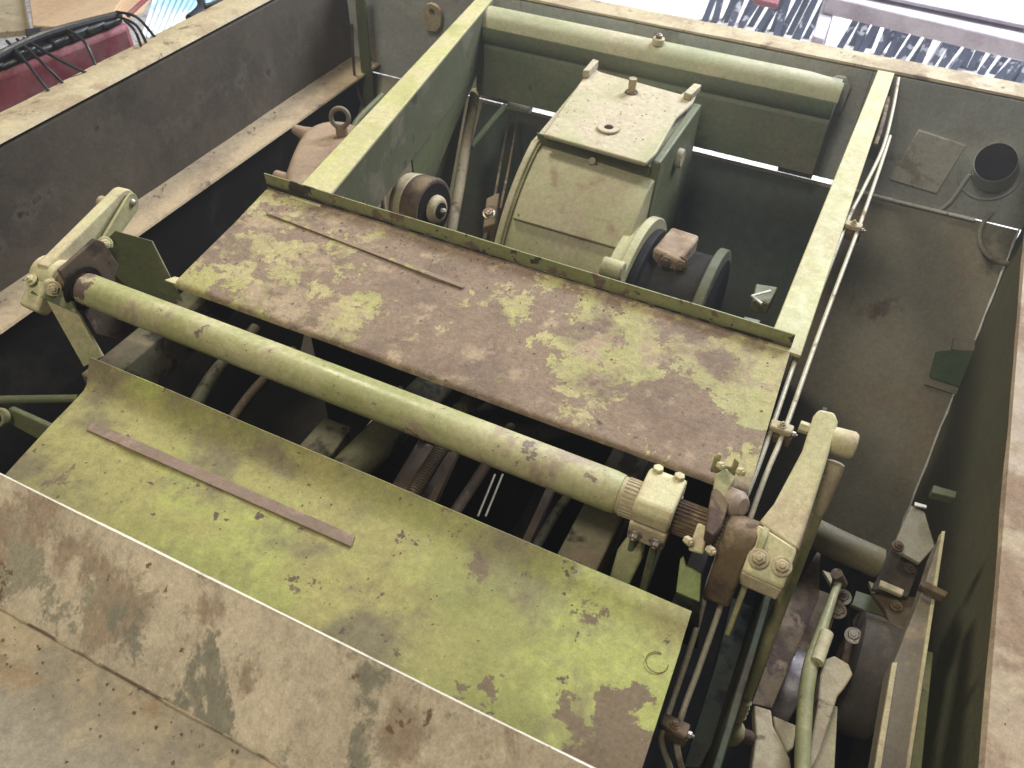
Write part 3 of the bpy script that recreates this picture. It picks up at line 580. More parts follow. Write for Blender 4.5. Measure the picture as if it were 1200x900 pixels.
c = on_z(740, 108, -.051); MB().lathe(c, c+V((0, 0, .040)), [(0, .0115), (.5, .0115), (.5, .0125), (1, .0125)], 6).build('tall_bolt', 'tan', t, .002)
MB().ring(c, (0, 0, 1), .016, .003, 20, 6).build('dirt_ring', 'rust', t)
c = on_z(713, 151, -.051); MB().washer(c, (0, 0, 1), .030, .012, .006, 36).build('filler_plug', 'gear', t, .002)
MB().cyl(c+V((0, 0, -.001)), c+V((0, 0, .003)), .0125, n=6).build('plug_socket', 'grime_shade', t)
# sloping inspection cover
def arcp(a, dr): return (cyc-(rad+dr)*math.cos(R(a)), czc+(rad+dr)*math.sin(R(a)))
cv = [arcp(66, .006), arcp(60, .010), arcp(53, .012), arcp(46, .012), arcp(40, .013)]
cvb = [(y+.007, z-.011) for y, z in cv]
g = MB(); g.prism([(XL+.020, y, z) for y, z in cv]+[(XL+.020, y, z) for y, z in reversed(cvb)], (XR-XL-.015, 0, 0)); g.build('inspection_cover', 'gear', t, .002)
c = V((-.632, 1.822, -.112)); MB().cyl(c, c+V((-.0, -.018, .022)), .010, n=16).build('cover_stud', 'tan', t, .002)
# right side details
MB().prism([(XR-.012, y, z) for y, z in [arcp(a, .004) for a in range(-30, 66, 5)]+[(1.82, -.11), (2.18, -.09), (2.2, -.8), (1.7, -.8)]], (.018, 0, 0)).build('right_rim', 'gear', t, .003, ang=25)
MB().prism([(XR-.014, y, z) for y, z in ((1.835, -.066), (2.19, -.066), (2.19, -.70), (1.90, -.70), (1.80, -.20))], (.024, 0, 0)).build('right_cheek', 'green', t, .005)
c = on_z(795, 185, -.14); MB().cyl(c+V((-.05, 0, 0)), c+V((.012, 0, 0)), .026, n=28).build('side_boss', 'gear', t, .004)
c = on_z(722, 316, -.16); MB().cyl(c+V((-.035, 0, .0)), c+V((.018, 0, 0)), .023, n=28).build('side_boss', 'gear', t, .004)
fc = V((-.425, 1.66, -.42))
MB().lathe(fc+V((-.06, 0, 0)), fc+V((.0, 0, 0)), [(0, .23), (.6, .235), (.62, .262), (1, .262)], 64).build('output_flange', 'gear', t, .003)
# ---- coupling on the gearbox output, dark and greasy
t = thing('drive_coupling', fc+V((.08, 0, -.2)), 'dark greasy drive coupling with brown bolted blocks right of the gearbox', 'coupling')
MB().lathe(fc+V((.001, 0, 0)), fc+V((.05, 0, 0)), [(0, .235), (.4, .235), (.5, .215), (1, .20)], 56).build('disc', 'grime_shade', t, .003)
MB().lathe(fc+V((.05, 0, 0)), fc+V((.22, 0, 0)), [(0, .10), (.5, .10), (.5, .075), (1, .07)], 40).build('hub', 'rubber', t, .003)
c = on_z(792, 286, -.185)
MB().prism([c+V(q) for q in ((-.045, -.045, 0), (.030, -.06, -.005), (.045, .05, .01), (-.03, .055, .01))], (0, 0, -.05)).build('block', 'reducer', t, .008)
for q in ((780, 308), (797, 312)):
    MB().bolt(on_z(q[0], q[1]-2, -.205), (.2, -.8, .4), .014, .012).build('bolt', 'rust', t, .001)
MB().lathe(fc+V((.02, 0, 0)), fc+V((.175, 0, 0)), [(0, .19), (.2, .205), (1, .205)], 56).build('drum', 'grime_shade', t, .004)
MB().lathe(fc+V((.165, 0, 0)), fc+V((.192, 0, 0)), [(0, .222), (.1, .230), (.9, .230), (1, .222)], 64).build('guard_rim', 'webpaint', t, .002)
MB().cyl(fc+V((.1925, 0, 0)), fc+V((.195, 0, 0)), .205, n=48).build('drum_face', 'grime_shade', t)
# bracket beside the coupling, with a bright bent wire
t = thing('mount_bracket', on_z(890, 345, -.2), 'small green mount bracket with a bright bent wire inside the right rail', 'bracket')
MB().prism([on_z(x, y, -.10) for x, y in ((886, 332), (912, 336), (902, 356), (882, 352))], (0, 0, -.03)).build('base', 'green', t, .003)
MB().tube(pts_of([(903, 341, -.085), (881, 347, -.085), (893, 356, -.085)]), .0030, 8, False).build('wire', 'white', t)
MB().prism([on_z(x, y, -.05) for x, y in ((872, 370), (892, 375), (886, 388), (866, 382))], (0, 0, -.05)).build('block', 'green', t, .003)
MB().prism([on_z(x, y, -.05) for x, y in ((855, 368), (864, 371), (860, 382), (850, 378))], (0, 0, -.05)).build('block', 'green', t, .003)

# bright thin pipe running along the foot of the rear wall
t = MB().tube([(-.02, 2.485, -.372), (.16, 2.485, -.374), (.352, 2.485, -.373)], .0052, 10, False).build('conduit', 'white')
tag(t, 'thin pale pipe running low along the rear wall right of the oil pipes', 'pipe')

# ---- drum with hub left of the gearbox
t = thing('brake_drum', on_z(505, 245, -.45), 'rust brown drum with a pale rim and a centre nut behind the upper cover plate', 'drum')
c = on_z(513, 246, -.25)
ax = V((1, -.12, .12)).normalized()
MB().lathe(c-ax*.115, c-ax*.068, [(0, .068), (.2, .080), (1, .083)], 48).build('back_rim', 'pale', t, .003)
MB().lathe(c-ax*.068, c-ax*.012, [(0, .083), (.85, .083), (1, .079)], 48).build('drum_shell', 'rust', t, .003)
MB().cyl(c-ax*.0125, c-ax*.010, .070, n=48).build('drum_face', 'grime_shade', t)
MB().lathe(c-ax*.010, c+ax*.010, [(0, .040), (.6, .038), (1, .030)], 32).build('hub', 'tan', t, .003)
MB().cyl(c+ax*.010, c+ax*.013, .022, n=24).build('hub_recess', 'grime_shade', t)
MB().bolt(c+ax*.013, ax, .009, .012, False).build('centre_nut', 'steel', t, .001)

# ---- strut and brace below the crossbeam
t = MB().tube(pts_of([(557, 108, -.29), (546, 170, -.34), (538, 220, -.40), (526, 285, -.48)]), .017, 14).build('strut', 'tan')
tag(t, 'tan round strut dropping from the crossbeam between drum and gearbox', 'strut')
t = MB().tube(pts_of([(592, 124, -.30), (552, 172, -.36)]), .010, 10).build('strut', mat('mint_paint', (.32, .40, .27, 1), rough=.5)); tag(t, 'short pale mint brace slanting off the tan round strut', 'strut')
t = MB().tube([on_y(596, 123, 2.44), on_y(622, 128, 2.44)], .016, 14).build('end_cap', 'white'); tag(t, 'short bright white cylinder end under the left of the crossbeam', 'cylinder')
t = thing('cable', on_z(590, 180, -.6), 'pair of thin dark cables hanging down between strut and gearbox', 'cable')
MB().tube([on_y(598, 132, 2.42), on_y(588, 185, 2.15), on_y(577, 245, 1.85)], .004, 8).build('strand', 'rust', t)
MB().tube([on_y(607, 134, 2.42), on_y(598, 187, 2.15), on_y(586, 245, 1.85)], .004, 8).build('strand', 'rust', t)
t = thing('bolted_flange', on_z(575, 250, -.4), 'small brown bolted flange at the left foot of the gearbox', 'flange')
MB().prism([on_z(x, y, -.32) for x, y in ((570, 232), (585, 225), (580, 262), (566, 266))], (0, 0, -.06)).build('block', 'rust', t, .004)
MB().bolt(on_z(573, 250, -.315), (.1, -.4, .9), .013, .012).build('bolt', 'steel', t, .001)
MB().tube(pts_of([(573, 258, -.33), (568, 280, -.35), (564, 300, -.4)]), .006, 8).build('hose', 'rubber', t)

# ---- brown reducer with lifting eye, left of the frame
t = thing('reducer_housing', on_z(380, 220, -.5), 'dusty brown cast housing with a lifting eye left of the frame rail', 'housing')
zz = -.13
op = [(352, 150), (372, 139), (395, 135), (420, 140), (450, 160), (440, 215), (420, 240), (340, 232), (328, 220), (330, 200), (338, 180)]
g = MB(); P_ = [on_z(x, y, zz) for x, y in op]; cen = sum(P_, V((0, 0, 0)))/len(P_)
n = len(P_); lv = []
for s_, dz in ((.72, .012), (.90, .0), (1.0, -.035), (1.03, -.12), (1.0, -.42)):
    lv.append([cen+(p-cen)*s_+V((0, 0, dz)) for p in P_])
g.v = [p for l in lv for p in l]
for i in range(len(lv)-1):
    for k in range(n): g.f.append((i*n+k, i*n+(k+1) % n, (i+1)*n+(k+1) % n, (i+1)*n+k))
g.f.append(tuple(range(n))); g.f.append(tuple((len(lv)-1)*n+k for k in reversed(range(n))))
o = g.build('housing', 'reducer', t, ang=60); sb = o.modifiers.new('sub', 'SUBSURF'); sb.levels = 2; sb.render_levels = 2
for (x, y, z) in ((352, 153, -.14), (330, 207, -.15), (347, 232, -.15)):
    c = on_z(x, y, z); MB().lathe(c+V((.03, .0, -.01)), c+V((-.022, 0, 0)), [(0, .026), (.5, .018), (1, .013)], 16).build('bolt_boss', 'reducer', t, .002)
c = on_z(400, 150, -.100)
MB().ring(c+V((0, 0, .030)), (.35, -.85, .35), .024, .0065, 36, 12).build('lifting_eye', mat('grey_brown_eye', (.17, .145, .095, 1), rough=.55), t)
MB().cyl(c+V((0, 0, -.02)), c+V((0, 0, .010)), .016, n=20).build('eye_base', 'reducer', t, .002)
# hoses and bracket post behind the reducer
t = thing('bracket_post', (-1.72, 2.42, -.6), 'narrow olive bracket post in the rear left corner of the hull', 'post')
a1, a2 = on_y(418, 0, 2.40), on_y(424, 140, 2.40)
MB().prism([(a1.x-.006, 2.40, -.04), (a1.x+.034, 2.40, -.04), (a2.x+.055, 2.40, -.60), (a2.x+.010, 2.40, -.60)], (0, .012, 0)).build('web', 'green', t, .002)
MB().tube([(a1.x-.01, 2.37, -.15), (a1.x-.025, 2.37, -.36), (a1.x+.02, 2.36, -.48), (a1.x+.05, 2.34, -.52)], .005, 8).build('wire', 'rubber', t)
MB().tube(pts_of([(448, 112, -.25), (420, 140, -.25), (412, 158, -.25)]), .010, 10).build('stay', 'green', t)

# ================================================================== DARK MACHINERY UNDER THE SHAFT
t = MB().tube(pts_of([(520, 440, -.20), (455, 505, -.20), (380, 580, -.20)]), .036, 22).build('drive_tube', 'inner'); tag(t, 'fat dirty green tube in the gap, seen under the middle of the shaft', 'tube')
t = MB().prism([on_z(x, y, -.16) for x, y in ((380, 488), (412, 500), (370, 560), (330, 545))], (0, 0, -.03)).build('step_plate', 'inner', None, .003); tag(t, 'flat green plate in the gap left of the fat dirty tube', 'plate')
t = MB().prism([on_z(x, y, -.28) for x, y in ((490, 515), (530, 530), (500, 600), (445, 590))], (0, 0, -.04)).build('belly_plate', 'innerrust', None, .003); tag(t, 'rusty flat plate in the gap between tube and spring', 'plate')
g = MB(); a_, b_ = on_z(522, 518, -.24), on_z(470, 600, -.24); q = (b_-a_).normalized(); u_ = q.orthogonal().normalized(); w_ = q.cross(u_)
g.tube([a_+(b_-a_)*(k/300)+(u_*math.cos(k*.63)+w_*math.sin(k*.63))*.013 for k in range(301)], .0028, 6, False)
t = g.build('coil_spring', 'innerrust'); tag(t, 'long coil spring lying in the dark gap under the shaft', 'spring')
for (x0, y0, x1, y1, z, w, lab) in ((534, 525, 500, 600, -.22, .007, 'rusty flat bar right beside the coil spring'), (648, 565, 605, 660, -.22, .0075, 'rusty flat bar in the gap near the bearing clamp')):
    a_, b_ = on_z(x0, y0, z), on_z(x1, y1, z); s_ = V((w, 0, 0))
    t = MB().prism([a_-s_, a_+s_, b_+s_, b_-s_], (0, 0, -.02)).build('flat_bar', 'innerrust', None, .001); tag(t, lab, 'bar', 'flat bars in the gap')
for k, (x0, y0, x1, y1, lab) in enumerate(((446, 520, 418, 565, 'pair of bright thin rods just right of the fat tube'), (580, 556, 560, 605, 'pair of bright thin rods between the two rusty flat bars'))):
    t = thing('thin_rods', on_z(x0, y0, -.3), lab, 'rod', 'thin rod pairs in the gap')
    for dx in (0, 9):
        MB().tube([on_z(x0+dx, y0, -.28), on_z(x1+dx, y1, -.28)], .0022, 8, False).build('rod', 'pipemetal', t)
t = MB().tube(pts_of([(545, 470, -.45), (575, 495, -.45), (620, 508, -.45), (665, 500, -.45)]), .022, 14).build('hose', 'rubber'); tag(t, 'curved black hose deep under the edge of the upper cover plate', 'hose')
t = thing('linkage', on_z(540, 480, -.3), 'small greasy linkage joint deep under the upper cover plate', 'linkage')
MB().tube(pts_of([(505, 475, -.3), (540, 487, -.3), (575, 480, -.32)]), .006, 8).build('link', 'grime_shade', t)
MB().bolt(on_z(538, 480, -.29), (0, -.3, 1), .012, .01).build('bolt', 'olive', t)
MB().cyl(on_z(562, 488, -.34), on_z(585, 470, -.34), .018, n=18).build('sleeve', 'grime_shade', t)
for k, (l, z, r_, mm, lab) in enumerate((
    ([(470, 455), (430, 505), (395, 560)], -.30, .007, 'pipemetal', 'thin dusty pipe beside the fat dirty tube in the gap'),
    ([(600, 500), (560, 560), (520, 620)], -.34, .012, 'innerrust', 'brown rusty pipe slanting deep down under the shaft'),
    ([(690, 545), (640, 620), (610, 680)], -.36, .010, 'inner', 'dusty green pipe slanting deep down left of the bearing clamp'),
    ([(300, 385), (250, 440), (215, 500)], -.36, .016, 'inner', 'dusty green pipe deep down in the left part of the gap'),
    ([(345, 410), (300, 455), (262, 505)], -.42, .012, 'innerrust', 'brown rusty pipe deep down in the left part of the gap'))):
    t = MB().tube(pts_of([(x, y, z) for x, y in l]), r_, 14).build('pipe', mm); tag(t, lab, 'pipe')
t = thing('hose_clamp', on_z(475, 470, -.18), 'dusty pipe clamp with a nut on the fat dirty tube under the shaft', 'clamp')
c = on_z(474, 487, -.165)
MB().lathe(c+V((.025, .03, -.036)), c+V((.014, .016, -.036)), [(0, .039), (1, .039)], 24).build('band', 'innerrust', t)
MB().bolt(c+V((.012, .02, .004)), (0, -.2, 1), .009, .012).build('nut', 'tan', t)
# dark crossing members deeper down that keep the belly from reading empty
for (x0, y0, x1, y1, z, w, mm, lab) in ((-.95, .3, -1.0, 1.7, -.62, .05, 'grime_shade', 'dark green floor beam deep down left of the fat tube'), (-.42, .3, -.42, 1.4, -.58, .04, 'grime_shade', 'dark green floor beam deep down between spring and clamp')):
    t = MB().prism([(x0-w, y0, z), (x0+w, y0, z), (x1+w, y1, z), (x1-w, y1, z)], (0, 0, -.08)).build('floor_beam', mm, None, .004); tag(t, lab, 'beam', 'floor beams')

# bars at the far left, just in front of the lower cover plate
t = MB().tube(pts_of([(-60, 470, -.10), (20, 468, -.10), (92, 467, -.10)]), .0075, 12).build('thin_rod', 'green'); tag(t, 'thin green rod entering at the left edge above the lower cover plate', 'rod')
t = thing('ram_tube', on_z(10, 490, -.16), 'open ended dark tube at the left edge beside the lower cover plate', 'tube')
a_ = on_z(4, 488, -.14); g = MB(); g.washer(a_, (.2, -.7, .5), .017, .011, .02, 28); g.build('ring_end', 'olive', t, .002)
MB().prism([a_+V((.005, .012, .014)), a_+V((.13, .03, -.02)), a_+V((.13, .01, -.06)), a_+V((.005, .0, -.02))], (0, .012, -.004)).build('sleeve', 'green', t, .003)

# ================================================================== RIGHT LOWER BAY
t = thing('track_channel', (.34, .9, -.45), 'long brown channel rail with bright edges low in the right bay', 'channel')
def quad(l, z, vec, m, nm, par, bv=.002):
    return MB().prism([on_z(x, y, z if len(q) == 2 else q[2]) for q in l for (x, y) in [q[:2]]], vec).build(nm, m, par, bv)
quad([(1082, 690), (1098, 640), (1105, 624), (1062, 905), (1026, 905), (1046, 780)], -.30, (0, 0, -.05), mat('channel_brown', (.18, .150, .105, 1), [((.27, .215, .145, 1), 8, .56, .08, 8)], rough=.6), 'web', t)
quad([(1046, 776), (1052, 776), (1032, 905), (1024, 905)], -.297, (0, 0, -.008), 'pale', 'inner_edge', t, .001)
quad([(1104, 622), (1108, 622), (1066, 905), (1061, 905)], -.295, (0, 0, -.02), 'pale', 'bright_edge', t, .001)
quad([(1072, 770), (1080, 770), (1042, 905), (1022, 905)], -.33, (0, 0, -.05), 'olive', 'flange', t)
quad([(1082, 762), (1094, 764), (1080, 905), (1064, 905)], -.34, (0, 0, -.02), 'olive', 'outer_flange', t)
quad([(1078, 685), (1084, 680), (1112, 694), (1108, 700)], -.27, (0, 0, -.02), 'rust', 'clip', t)
t = bay = thing('side_plates', (.33, 1.2, -.5), 'folded rusty plates and gusset above the roller in the right bay', 'bracket')
quad([(1068, 592), (1084, 600), (1096, 640), (1078, 660), (1046, 642)], -.36, (0, 0, -.01), 'slope', 'upper_plate', t)
quad([(1040, 648), (1066, 610), (1082, 655), (1064, 700), (1022, 690)], -.40, (0, 0, -.01), 'wall', 'fold_plate', t)
quad([(1022, 694), (1080, 700), (1062, 752), (1046, 740), (1036, 712)], -.42, (0, 0, -.01), 'rust', 'lower_plate', t)
quad([(1032, 679), (1060, 691), (1058, 698), (1030, 686)], -.37, (0, 0, -.01), 'pale', 'shelf', t)
quad([(998, 690), (1034, 702), (1044, 740), (1030, 722), (996, 708)], -.44, (0, 0, -.01), 'green', 'green_gusset', t)
quad([(1072, 588), (1086, 592), (1086, 595), (1072, 592)], -.352, (0, 0, -.004), 'white', 'torn_edge', t, .0005)
quad([(1094, 568), (1122, 576), (1120, 584), (1092, 577)], -.30, (.0, 0, -.02), 'green', 'small_shelf', t)
# green access cover on the slope plate
t = thing('access_cover', (.3, 2.1, -.9), 'small square green cover on the dusty slope right of the oil pipes', 'cover')
def on_slope(px, py, off=.0):
    d = _ray(px, py); n_ = V((0, -.846, .699)).normalized() if False else V((0, -.92, .699)).normalized(); p0 = V((.4, 2.499, -.380))
    return EYE+d*((p0-EYE).dot(n_)/d.dot(n_))+n_*off
sn = V((0, -.92, .699)).normalized()
MB().prism([on_slope(x, y, .004) for x, y in ((1096, 412), (1140, 408), (1146, 430), (1128, 456), (1088, 442))], sn*.012).build('cover', mat('flat_green', (.085, .12, .055, 1), rough=.6), t, .004)
MB().prism([on_slope(x, y, .003) for x, y in ((1084, 440), (1130, 455), (1124, 464), (1082, 450))], sn*.008).build('lip', 'slope', t, .002)
MB().prism([on_slope(x, y, .003) for x, y in ((1116, 396), (1142, 398), (1142, 412), (1114, 410))], sn*.014).build('latch', 'slope', t, .003)
for (x, y, r) in ((1072, 315, .012), (1035, 490, .010), (1066, 318, .006)):
    pass
# horizontal olive tube and rusty belt
t = MB().tube(pts_of([(940, 618, -.32), (985, 640, -.34), (1030, 660, -.35)]), .030, 22).build('cross_tube', mat('mid_olive', (.15, .125, .065, 1), [((.15, .11, .07, 1), 9, .55, .08, 8)], rough=.6)); tag(t, 'short fat olive tube lying behind the tie rod in the right bay', 'tube')
t = MB().prism([on_z(x, y, -.55) for x, y in ((958, 690), (985, 700), (945, 830), (900, 830), (905, 790))], (0, 0, -.03)).build('rusty_plate', 'rust', None, .003); tag(t, 'rusty upright plate behind the linkage rods in the right bay', 'plate')
t = thing('chain_link', on_z(990, 700, -.5), 'greasy black chain joint with a small bolt in the right bay', 'chain')
MB().tube(pts_of([(1004, 662, -.38), (998, 690, -.42), (992, 715, -.46), (996, 740, -.48)]), .009, 10).build('link', 'grime_shade', t)
MB().tube(pts_of([(980, 680, -.40), (972, 720, -.44), (960, 750, -.46)]), .008, 10).build('link', 'rust', t)
for p in ((988, 700), (982, 716), (1000, 745)): MB().bolt(on_z(p[0], p[1], -.42), (-.2, -.3, 1), .011, .01).build('bolt', 'steel', t)
quad([(964, 668), (988, 677), (978, 691)], -.46, (0, 0, -.01), 'pale', 'back_tab', bay, .001)
quad([(1018, 681), (1030, 686), (1024, 697)], -.46, (0, 0, -.01), 'pale', 'back_tab', bay, .001)
for (x, y) in ((1052, 640), (1066, 666), (1050, 710)):
    MB().bolt(on_z(x, y, -.355 if y < 650 else -.395), (0, -.1, 1), .008, .008).build('bolt', 'rust', bay)
# roller
c = on_z(1012, 790, -.52)
t = thing('roller', c+V((0, 0, -.14)), 'wide worn black roller standing between rods and channel in the right bay', 'roller')
MB().lathe(c+V((-.040, 0, 0)), c+V((.036, .0, 0)), [(0, .108), (.06, .117), (.5, .120), (.94, .117), (1, .108)], 56).build('tyre', 'rubber', t)
MB().cyl(c+V((-.052, 0, 0)), c+V((.048, 0, 0)), .05, n=32).build('hub', 'rust', t, .003)
# second smaller drum
c = on_z(922, 805, -.50)
t = thing('roller', c+V((0, 0, -.08)), 'short bare grey steel roller behind the long linkage rod', 'roller')
MB().lathe(c+V((-.040, .01, 0)), c+V((.030, -.005, 0)), [(0, .070), (.5, .074), (1, .070)], 40).build('drum', mat('grey_steel', (.22, .20, .20, 1), [((.32, .29, .28, 1), 12, .5, .1, 6)], rough=.35, metal=.5), t, .002)
MB().cyl(c+V((-.05, .0, 0)), c+V((.04, 0, 0)), .03, n=24).build('axle', 'rust', t)
# linkage rods and levers lower right
t = thing('linkage_rod', on_z(944, 850, -.3), 'long upright olive linkage rod with a forked top in the right bay', 'rod')
MB().tube(pts_of([(940, 940, -.30), (942, 850, -.30), (948, 790, -.30), (960, 748, -.305), (974, 706, -.31), (984, 678, -.32)]), lambda u: .0125 if u < .45 else .0125-.0055*min(1, (u-.45)/.4), 18).build('shank', 'olive', t)
MB().tube(pts_of([(957, 776, -.292), (969, 742, -.295)]), .0115, 14).build('sleeve', 'pale', t)
MB().cyl(on_z(986, 684, -.33), on_z(980, 672, -.30), .011, n=16).build('top_pin', 'rust', t)
t = thing('bell_crank', on_z(978, 810, -.35), 'flat olive bell crank lever with a rounded end beside the black roller', 'lever')
quad([(968, 772), (978, 768), (995, 778), (1000, 790), (990, 806), (982, 815), (962, 880), (950, 905), (944, 905), (958, 830), (962, 790)], -.345, (0, 0, -.03), 'tan', 'arm', t, .003)
quad([(976, 826), (982, 828), (978, 905), (950, 905)], -.40, (0, 0, -.02), 'pale', 'plate', t, .002)
t = thing('bell_crank', on_z(900, 850, -.35), 'angular tan bell crank lever beside the ball head of the tie rod', 'lever')
quad([(884, 826), (904, 832), (906, 850), (926, 888), (928, 905), (880, 905), (886, 862)], -.33, (0, 0, -.025), 'tan', 'arm', t, .003)
quad([(906, 838), (934, 850), (930, 876), (922, 882), (908, 852)], -.36, (0, 0, -.04), 'tan', 'block', t, .003)
MB().tube(pts_of([(870, 862, -.345), (888, 868, -.345)]), .012, 12).build('pin', 'rust', t)
# dark green frame sheets seen between pipes and tie rod
t = MB().prism([on_z(x, y, -.28) for x, y in ((858, 700), (884, 712), (872, 760), (852, 840), (820, 900), (800, 900), (838, 780))], (0, 0, -.02)).build('frame_sheet', 'dgreen', None, .002); tag(t, 'dark green sheet standing between the oil pipes and the tie rod', 'plate')
t = MB().tube(pts_of([(948, 560, -.16), (918, 650, -.22), (890, 740, -.30), (858, 840, -.40)]), .016, 12).build('hose', 'rubber'); tag(t, 'dark hose running down just left of the tie rod', 'hose')
t = MB().prism([on_z(x, y, -.38) for x, y in ((930, 690), (962, 640), (960, 700), (905, 830), (880, 825))], (0, 0, -.02)).build('rusty_plate', 'rust', None, .002); tag(t, 'long rust brown plate right behind the tie rod', 'plate')

# ================================================================== BACKGROUND beyond the hull
# left: red crate with black gear and cables, boards, blue sheet
t = thing('red_tank', (-2.35, 1.4, -.6), 'faded red metal case with black gear on top beyond the left hull wall', 'case')
a_, b_ = on_z(-40, 100, .02), on_z(152, 26, .02)
dv = (b_-a_); pn = V((-dv.y, dv.x, 0)).normalized(); pn = pn if pn.x < 0 else -pn
MB().prism([a_, b_, b_+pn*.10, a_+pn*.10], (0, 0, -.45)).build('case', 'redpaint', t, .02)
g = MB()
for k in range(9):
    u = .06+k*.105; c = a_.lerp(b_, u)+pn*.035
    g.box(c+V((-.03, -.035, 0)), c+V((.03, .035, random.uniform(.012, .030))))
g.build('switch_gear', 'black', t, .006)
MB().tube([a_.lerp(b_, .1)+pn*.02+V((0, 0, .02)), a_.lerp(b_, .5)+pn*.03+V((0, 0, .035)), a_.lerp(b_, .98)+pn*.02+V((0, 0, .02))], .012, 10).build('cable_bundle', 'black', t)
MB().cyl(on_z(32, 42, .03), on_z(52, 40, .03), .018, n=18).build('connector', 'black', t, .003)
for k, pl in enumerate(([(8, 48), (30, 72), (58, 108)], [(20, 46), (48, 72), (74, 98)], [(28, 45), (62, 66), (102, 86)], [(74, 32), (98, 48), (112, 76)], [(136, 14), (160, 20), (182, 44)], [(140, 20), (160, 30), (172, 52)], [(146, 24), (158, 36), (166, 56)])):
    c_ = MB().tube([on_z(pl[0][0], pl[0][1], .05), on_z(pl[1][0], pl[1][1], .05), on_z(pl[2][0], pl[2][1], .00)], .0042, 8).build('cable', 'black')
    tag(c_, ('thin black cable hanging from the red case over the hull edge' if k < 4 else 'thin black cable looping off the right end of the red case'), 'cable', ('cables over the red case' if k < 4 else 'cables beside the red case'))
t = thing('wooden_boards', on_z(100, 8, -.9), 'raw wooden boards standing beyond the red case', 'boards')
for k, l in enumerate((((38, 30), (120, 34), (150, -12), (30, -30)), ((112, 30), (165, 8), (190, -30), (120, -30)), ((-30, 40), (34, 34), (26, -10), (-40, -10)))):
    p = [on_z(x, y, -.5-.02*k) for x, y in l]
    MB().prism(p, (0, 0, -.03)).build('board', 'board' if k < 2 else 'tan', t, .004)
t = MB().tube([on_z(150, 18, -.25), on_z(176, -6, -.25)], .009, 10).build('red_rod', 'redpaint'); tag(t, 'thin red rod leaning behind the red case', 'rod')
g = MB(); a_, b_ = on_z(165, 45, -.3), on_z(225, 40, -.3); e1, e2 = on_z(184, -20, -.3), on_z(268, -25, -.3)
g2 = MB(); nb = 40; vs = []; 
for j, (p, q) in enumerate(((a_, b_), (e1, e2))):
    for k in range(nb+1): vs.append(p.lerp(q, k/nb)+V((0, 0, .008*math.sin(k*1.6))))
vs += [v_-V((0, 0, .004)) for v_ in vs]; hn = 2*(nb+1)
fs = [(k, k+1, nb+2+k, nb+1+k) for k in range(nb)]+[(hn+nb+1+k, hn+nb+2+k, hn+k+1, hn+k) for k in range(nb)]
g2.add(vs, fs); t = g2.build('corrugated_sheet', 'bluesheet'); tag(t, 'pale blue corrugated sheet beyond the left hull wall', 'sheet')
t = thing('wheel_fork', on_z(240, 8, -.2), 'black metal fork fitting beyond the blue corrugated sheet', 'fitting')
MB().tube(pts_of([(222, 22, -.1), (236, 8, -.1), (232, -8, -.1)]), .014, 10).build('fork', 'black', t)
MB().tube(pts_of([(240, 8, -.1), (258, 2, -.1), (256, -10, -.1)]), .010, 10).build('fork', 'black', t)

# right: racks of dark blue steel plates on the bright floor, a mauve beam above
rk = random.Random(3)
for k, (x, y) in enumerate(((838, 12), (858, 16), (880, 18), (905, 26), (925, 30), (945, 34), (1000, 42), (1020, 46), (1045, 52), (1062, 52), (1092, 66), (1106, 68), (1134, 64), (1156, 70), (1182, 82), (1200, 84))):
    c = on_z(x, y, -1.3); t = thing('steel_bundle', (c.x, c.y, -1.4), 'dark blue bundle of upright steel pieces on the bright floor behind the hull', 'steel bundle', 'dark steel bundles behind the hull')
    for j in range(3):
        h = rk.uniform(.22, .50); xx = c.x-.09+.07*j; yy = c.y+rk.uniform(-.10, .10)
        MB().prism([(xx, yy, -1.4), (xx+.045, yy, -1.4), (xx+.045, yy+.05, -1.4), (xx, yy+.05, -1.4)], (rk.uniform(.02, .12), .02, h)).build('piece', 'navy', t, .004)
t = thing('mauve_beam', on_z(1080, 25, -1.0), 'wide mauve grey steel beam crossing behind the dark steel bundles', 'beam')
p = [on_z(970, -4, -.8), on_z(1210, 52, -.8), on_z(1230, 12, -.8), on_z(985, -40, -.8)]
MB().prism(p, (0, 0, -.10)).build('beam', 'mauve', t, .01)
MB().prism([on_z(x, y, -.78) for x, y in ((1010, -6), (1210, 36), (1210, 28), (1010, -14))], (0, 0, .02)).build('upper_flange', 'mauve', t, .004)
MB().prism([on_z(x, y, -.9) for x, y in ((968, -10), (984, -8), (966, 46), (952, 42))], (0, 0, -.5)).build('leg', 'mauve', t, .006)
t = MB().prism([on_z(x, y, -.9) for x, y in ((884, -20), (918, -14), (912, 4), (884, -2))], (0, 0, -.04)).build('red_board', 'redpaint', None, .01); tag(t, 'small red sign board at the top edge behind the hull', 'board')

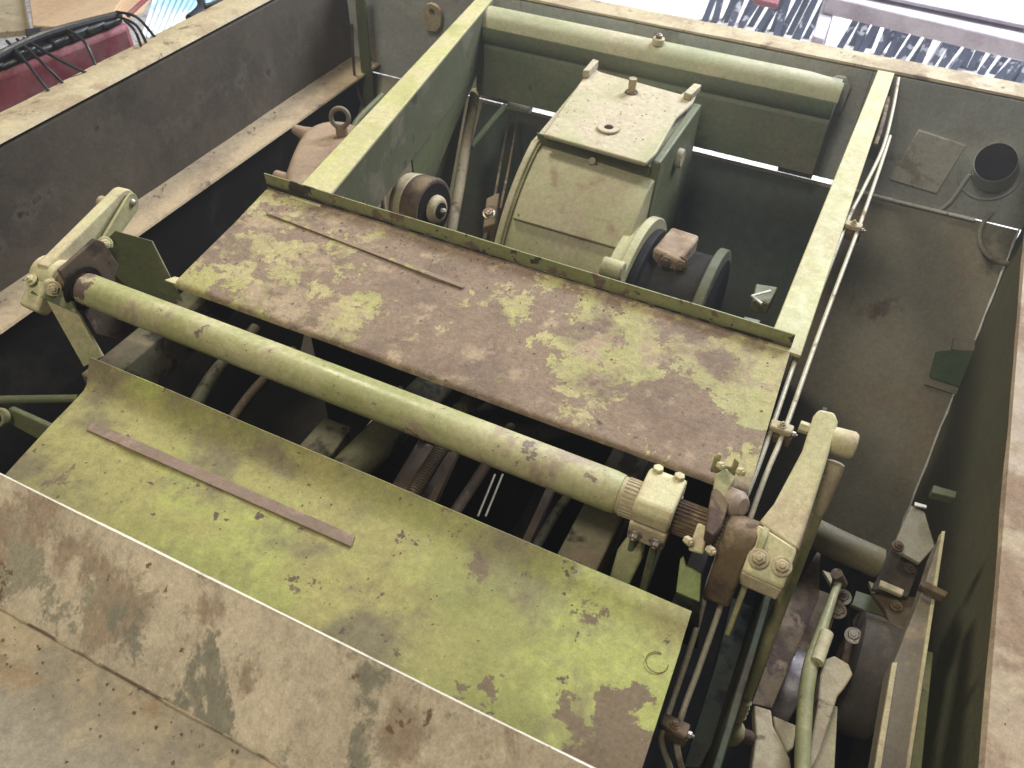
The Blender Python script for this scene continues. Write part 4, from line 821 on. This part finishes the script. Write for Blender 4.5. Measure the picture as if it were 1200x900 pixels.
# dirt crumbs lying on the plates, ledge and decks
rc = random.Random(11); g = MB()
def crumb(p, r):
    o = len(g.v); n = 5
    g.v += [p+V((math.cos(k*1.2566+rc.random())*r*rc.uniform(.6, 1.3), math.sin(k*1.2566+rc.random())*r*rc.uniform(.6, 1.3), 0)) for k in range(n)]+[p+V((0, 0, r*rc.uniform(.5, 1)))]
    g.f.extend([(o+k, o+(k+1) % n, o+n) for k in range(n)]); g.f.append(tuple(o+k for k in reversed(range(n))))
for k in range(170): crumb(V((rc.uniform(-1.12, -.03), 1.205-abs(rc.gauss(0, .07)), .0005)), rc.uniform(.0008, .0026))
for k in range(110): crumb(V((rc.uniform(-1.0, -.05), rc.uniform(.40, .56), .0008)), rc.uniform(.0006, .0018))
for k in range(110): crumb(V((rc.uniform(-.95, -.2), .205-abs(rc.gauss(0, .05)), .0006)), rc.uniform(.0007, .0026))
for k in range(70): crumb(V((-1.855+abs(rc.gauss(0, .03)), rc.uniform(.7, 2.4), -.330)), rc.uniform(.001, .004))
for k in range(60): crumb(V((rc.uniform(.37, .5), rc.uniform(.5, 1.6), .0008)), rc.uniform(.0007, .002))
for k in range(90): crumb(V((rc.uniform(-.78, -.48), rc.uniform(1.86, 2.16), -.0515)), rc.uniform(.0008, .0024))
tag(g.build('dirt_crumbs', mat('dirt', (.17, .12, .08, 1), rough=.9)), kind='stuff')

# haze added to imitate lens glare, as thin backlit air
hm = bpy.data.materials.new('glare_haze'); hm.use_nodes = True; nt = hm.node_tree; nt.nodes.remove(nt.nodes['Principled BSDF'])
pv = nt.nodes.new('ShaderNodeVolumePrincipled'); pv.inputs['Color'].default_value = (.93, .96, 1, 1); pv.inputs['Density'].default_value = .023
pv.inputs['Anisotropy'].default_value = .62
nt.links.new(pv.outputs[0], nt.nodes['Material Output'].inputs['Volume'])
M['air'] = hm
hz = MB().box((-16, -8, -2.6), (16, 26, 2.2)).build('haze', 'air'); tag(hz, kind='stuff')

for o in bpy.data.objects:
    if '_o' in o: del o['_o']
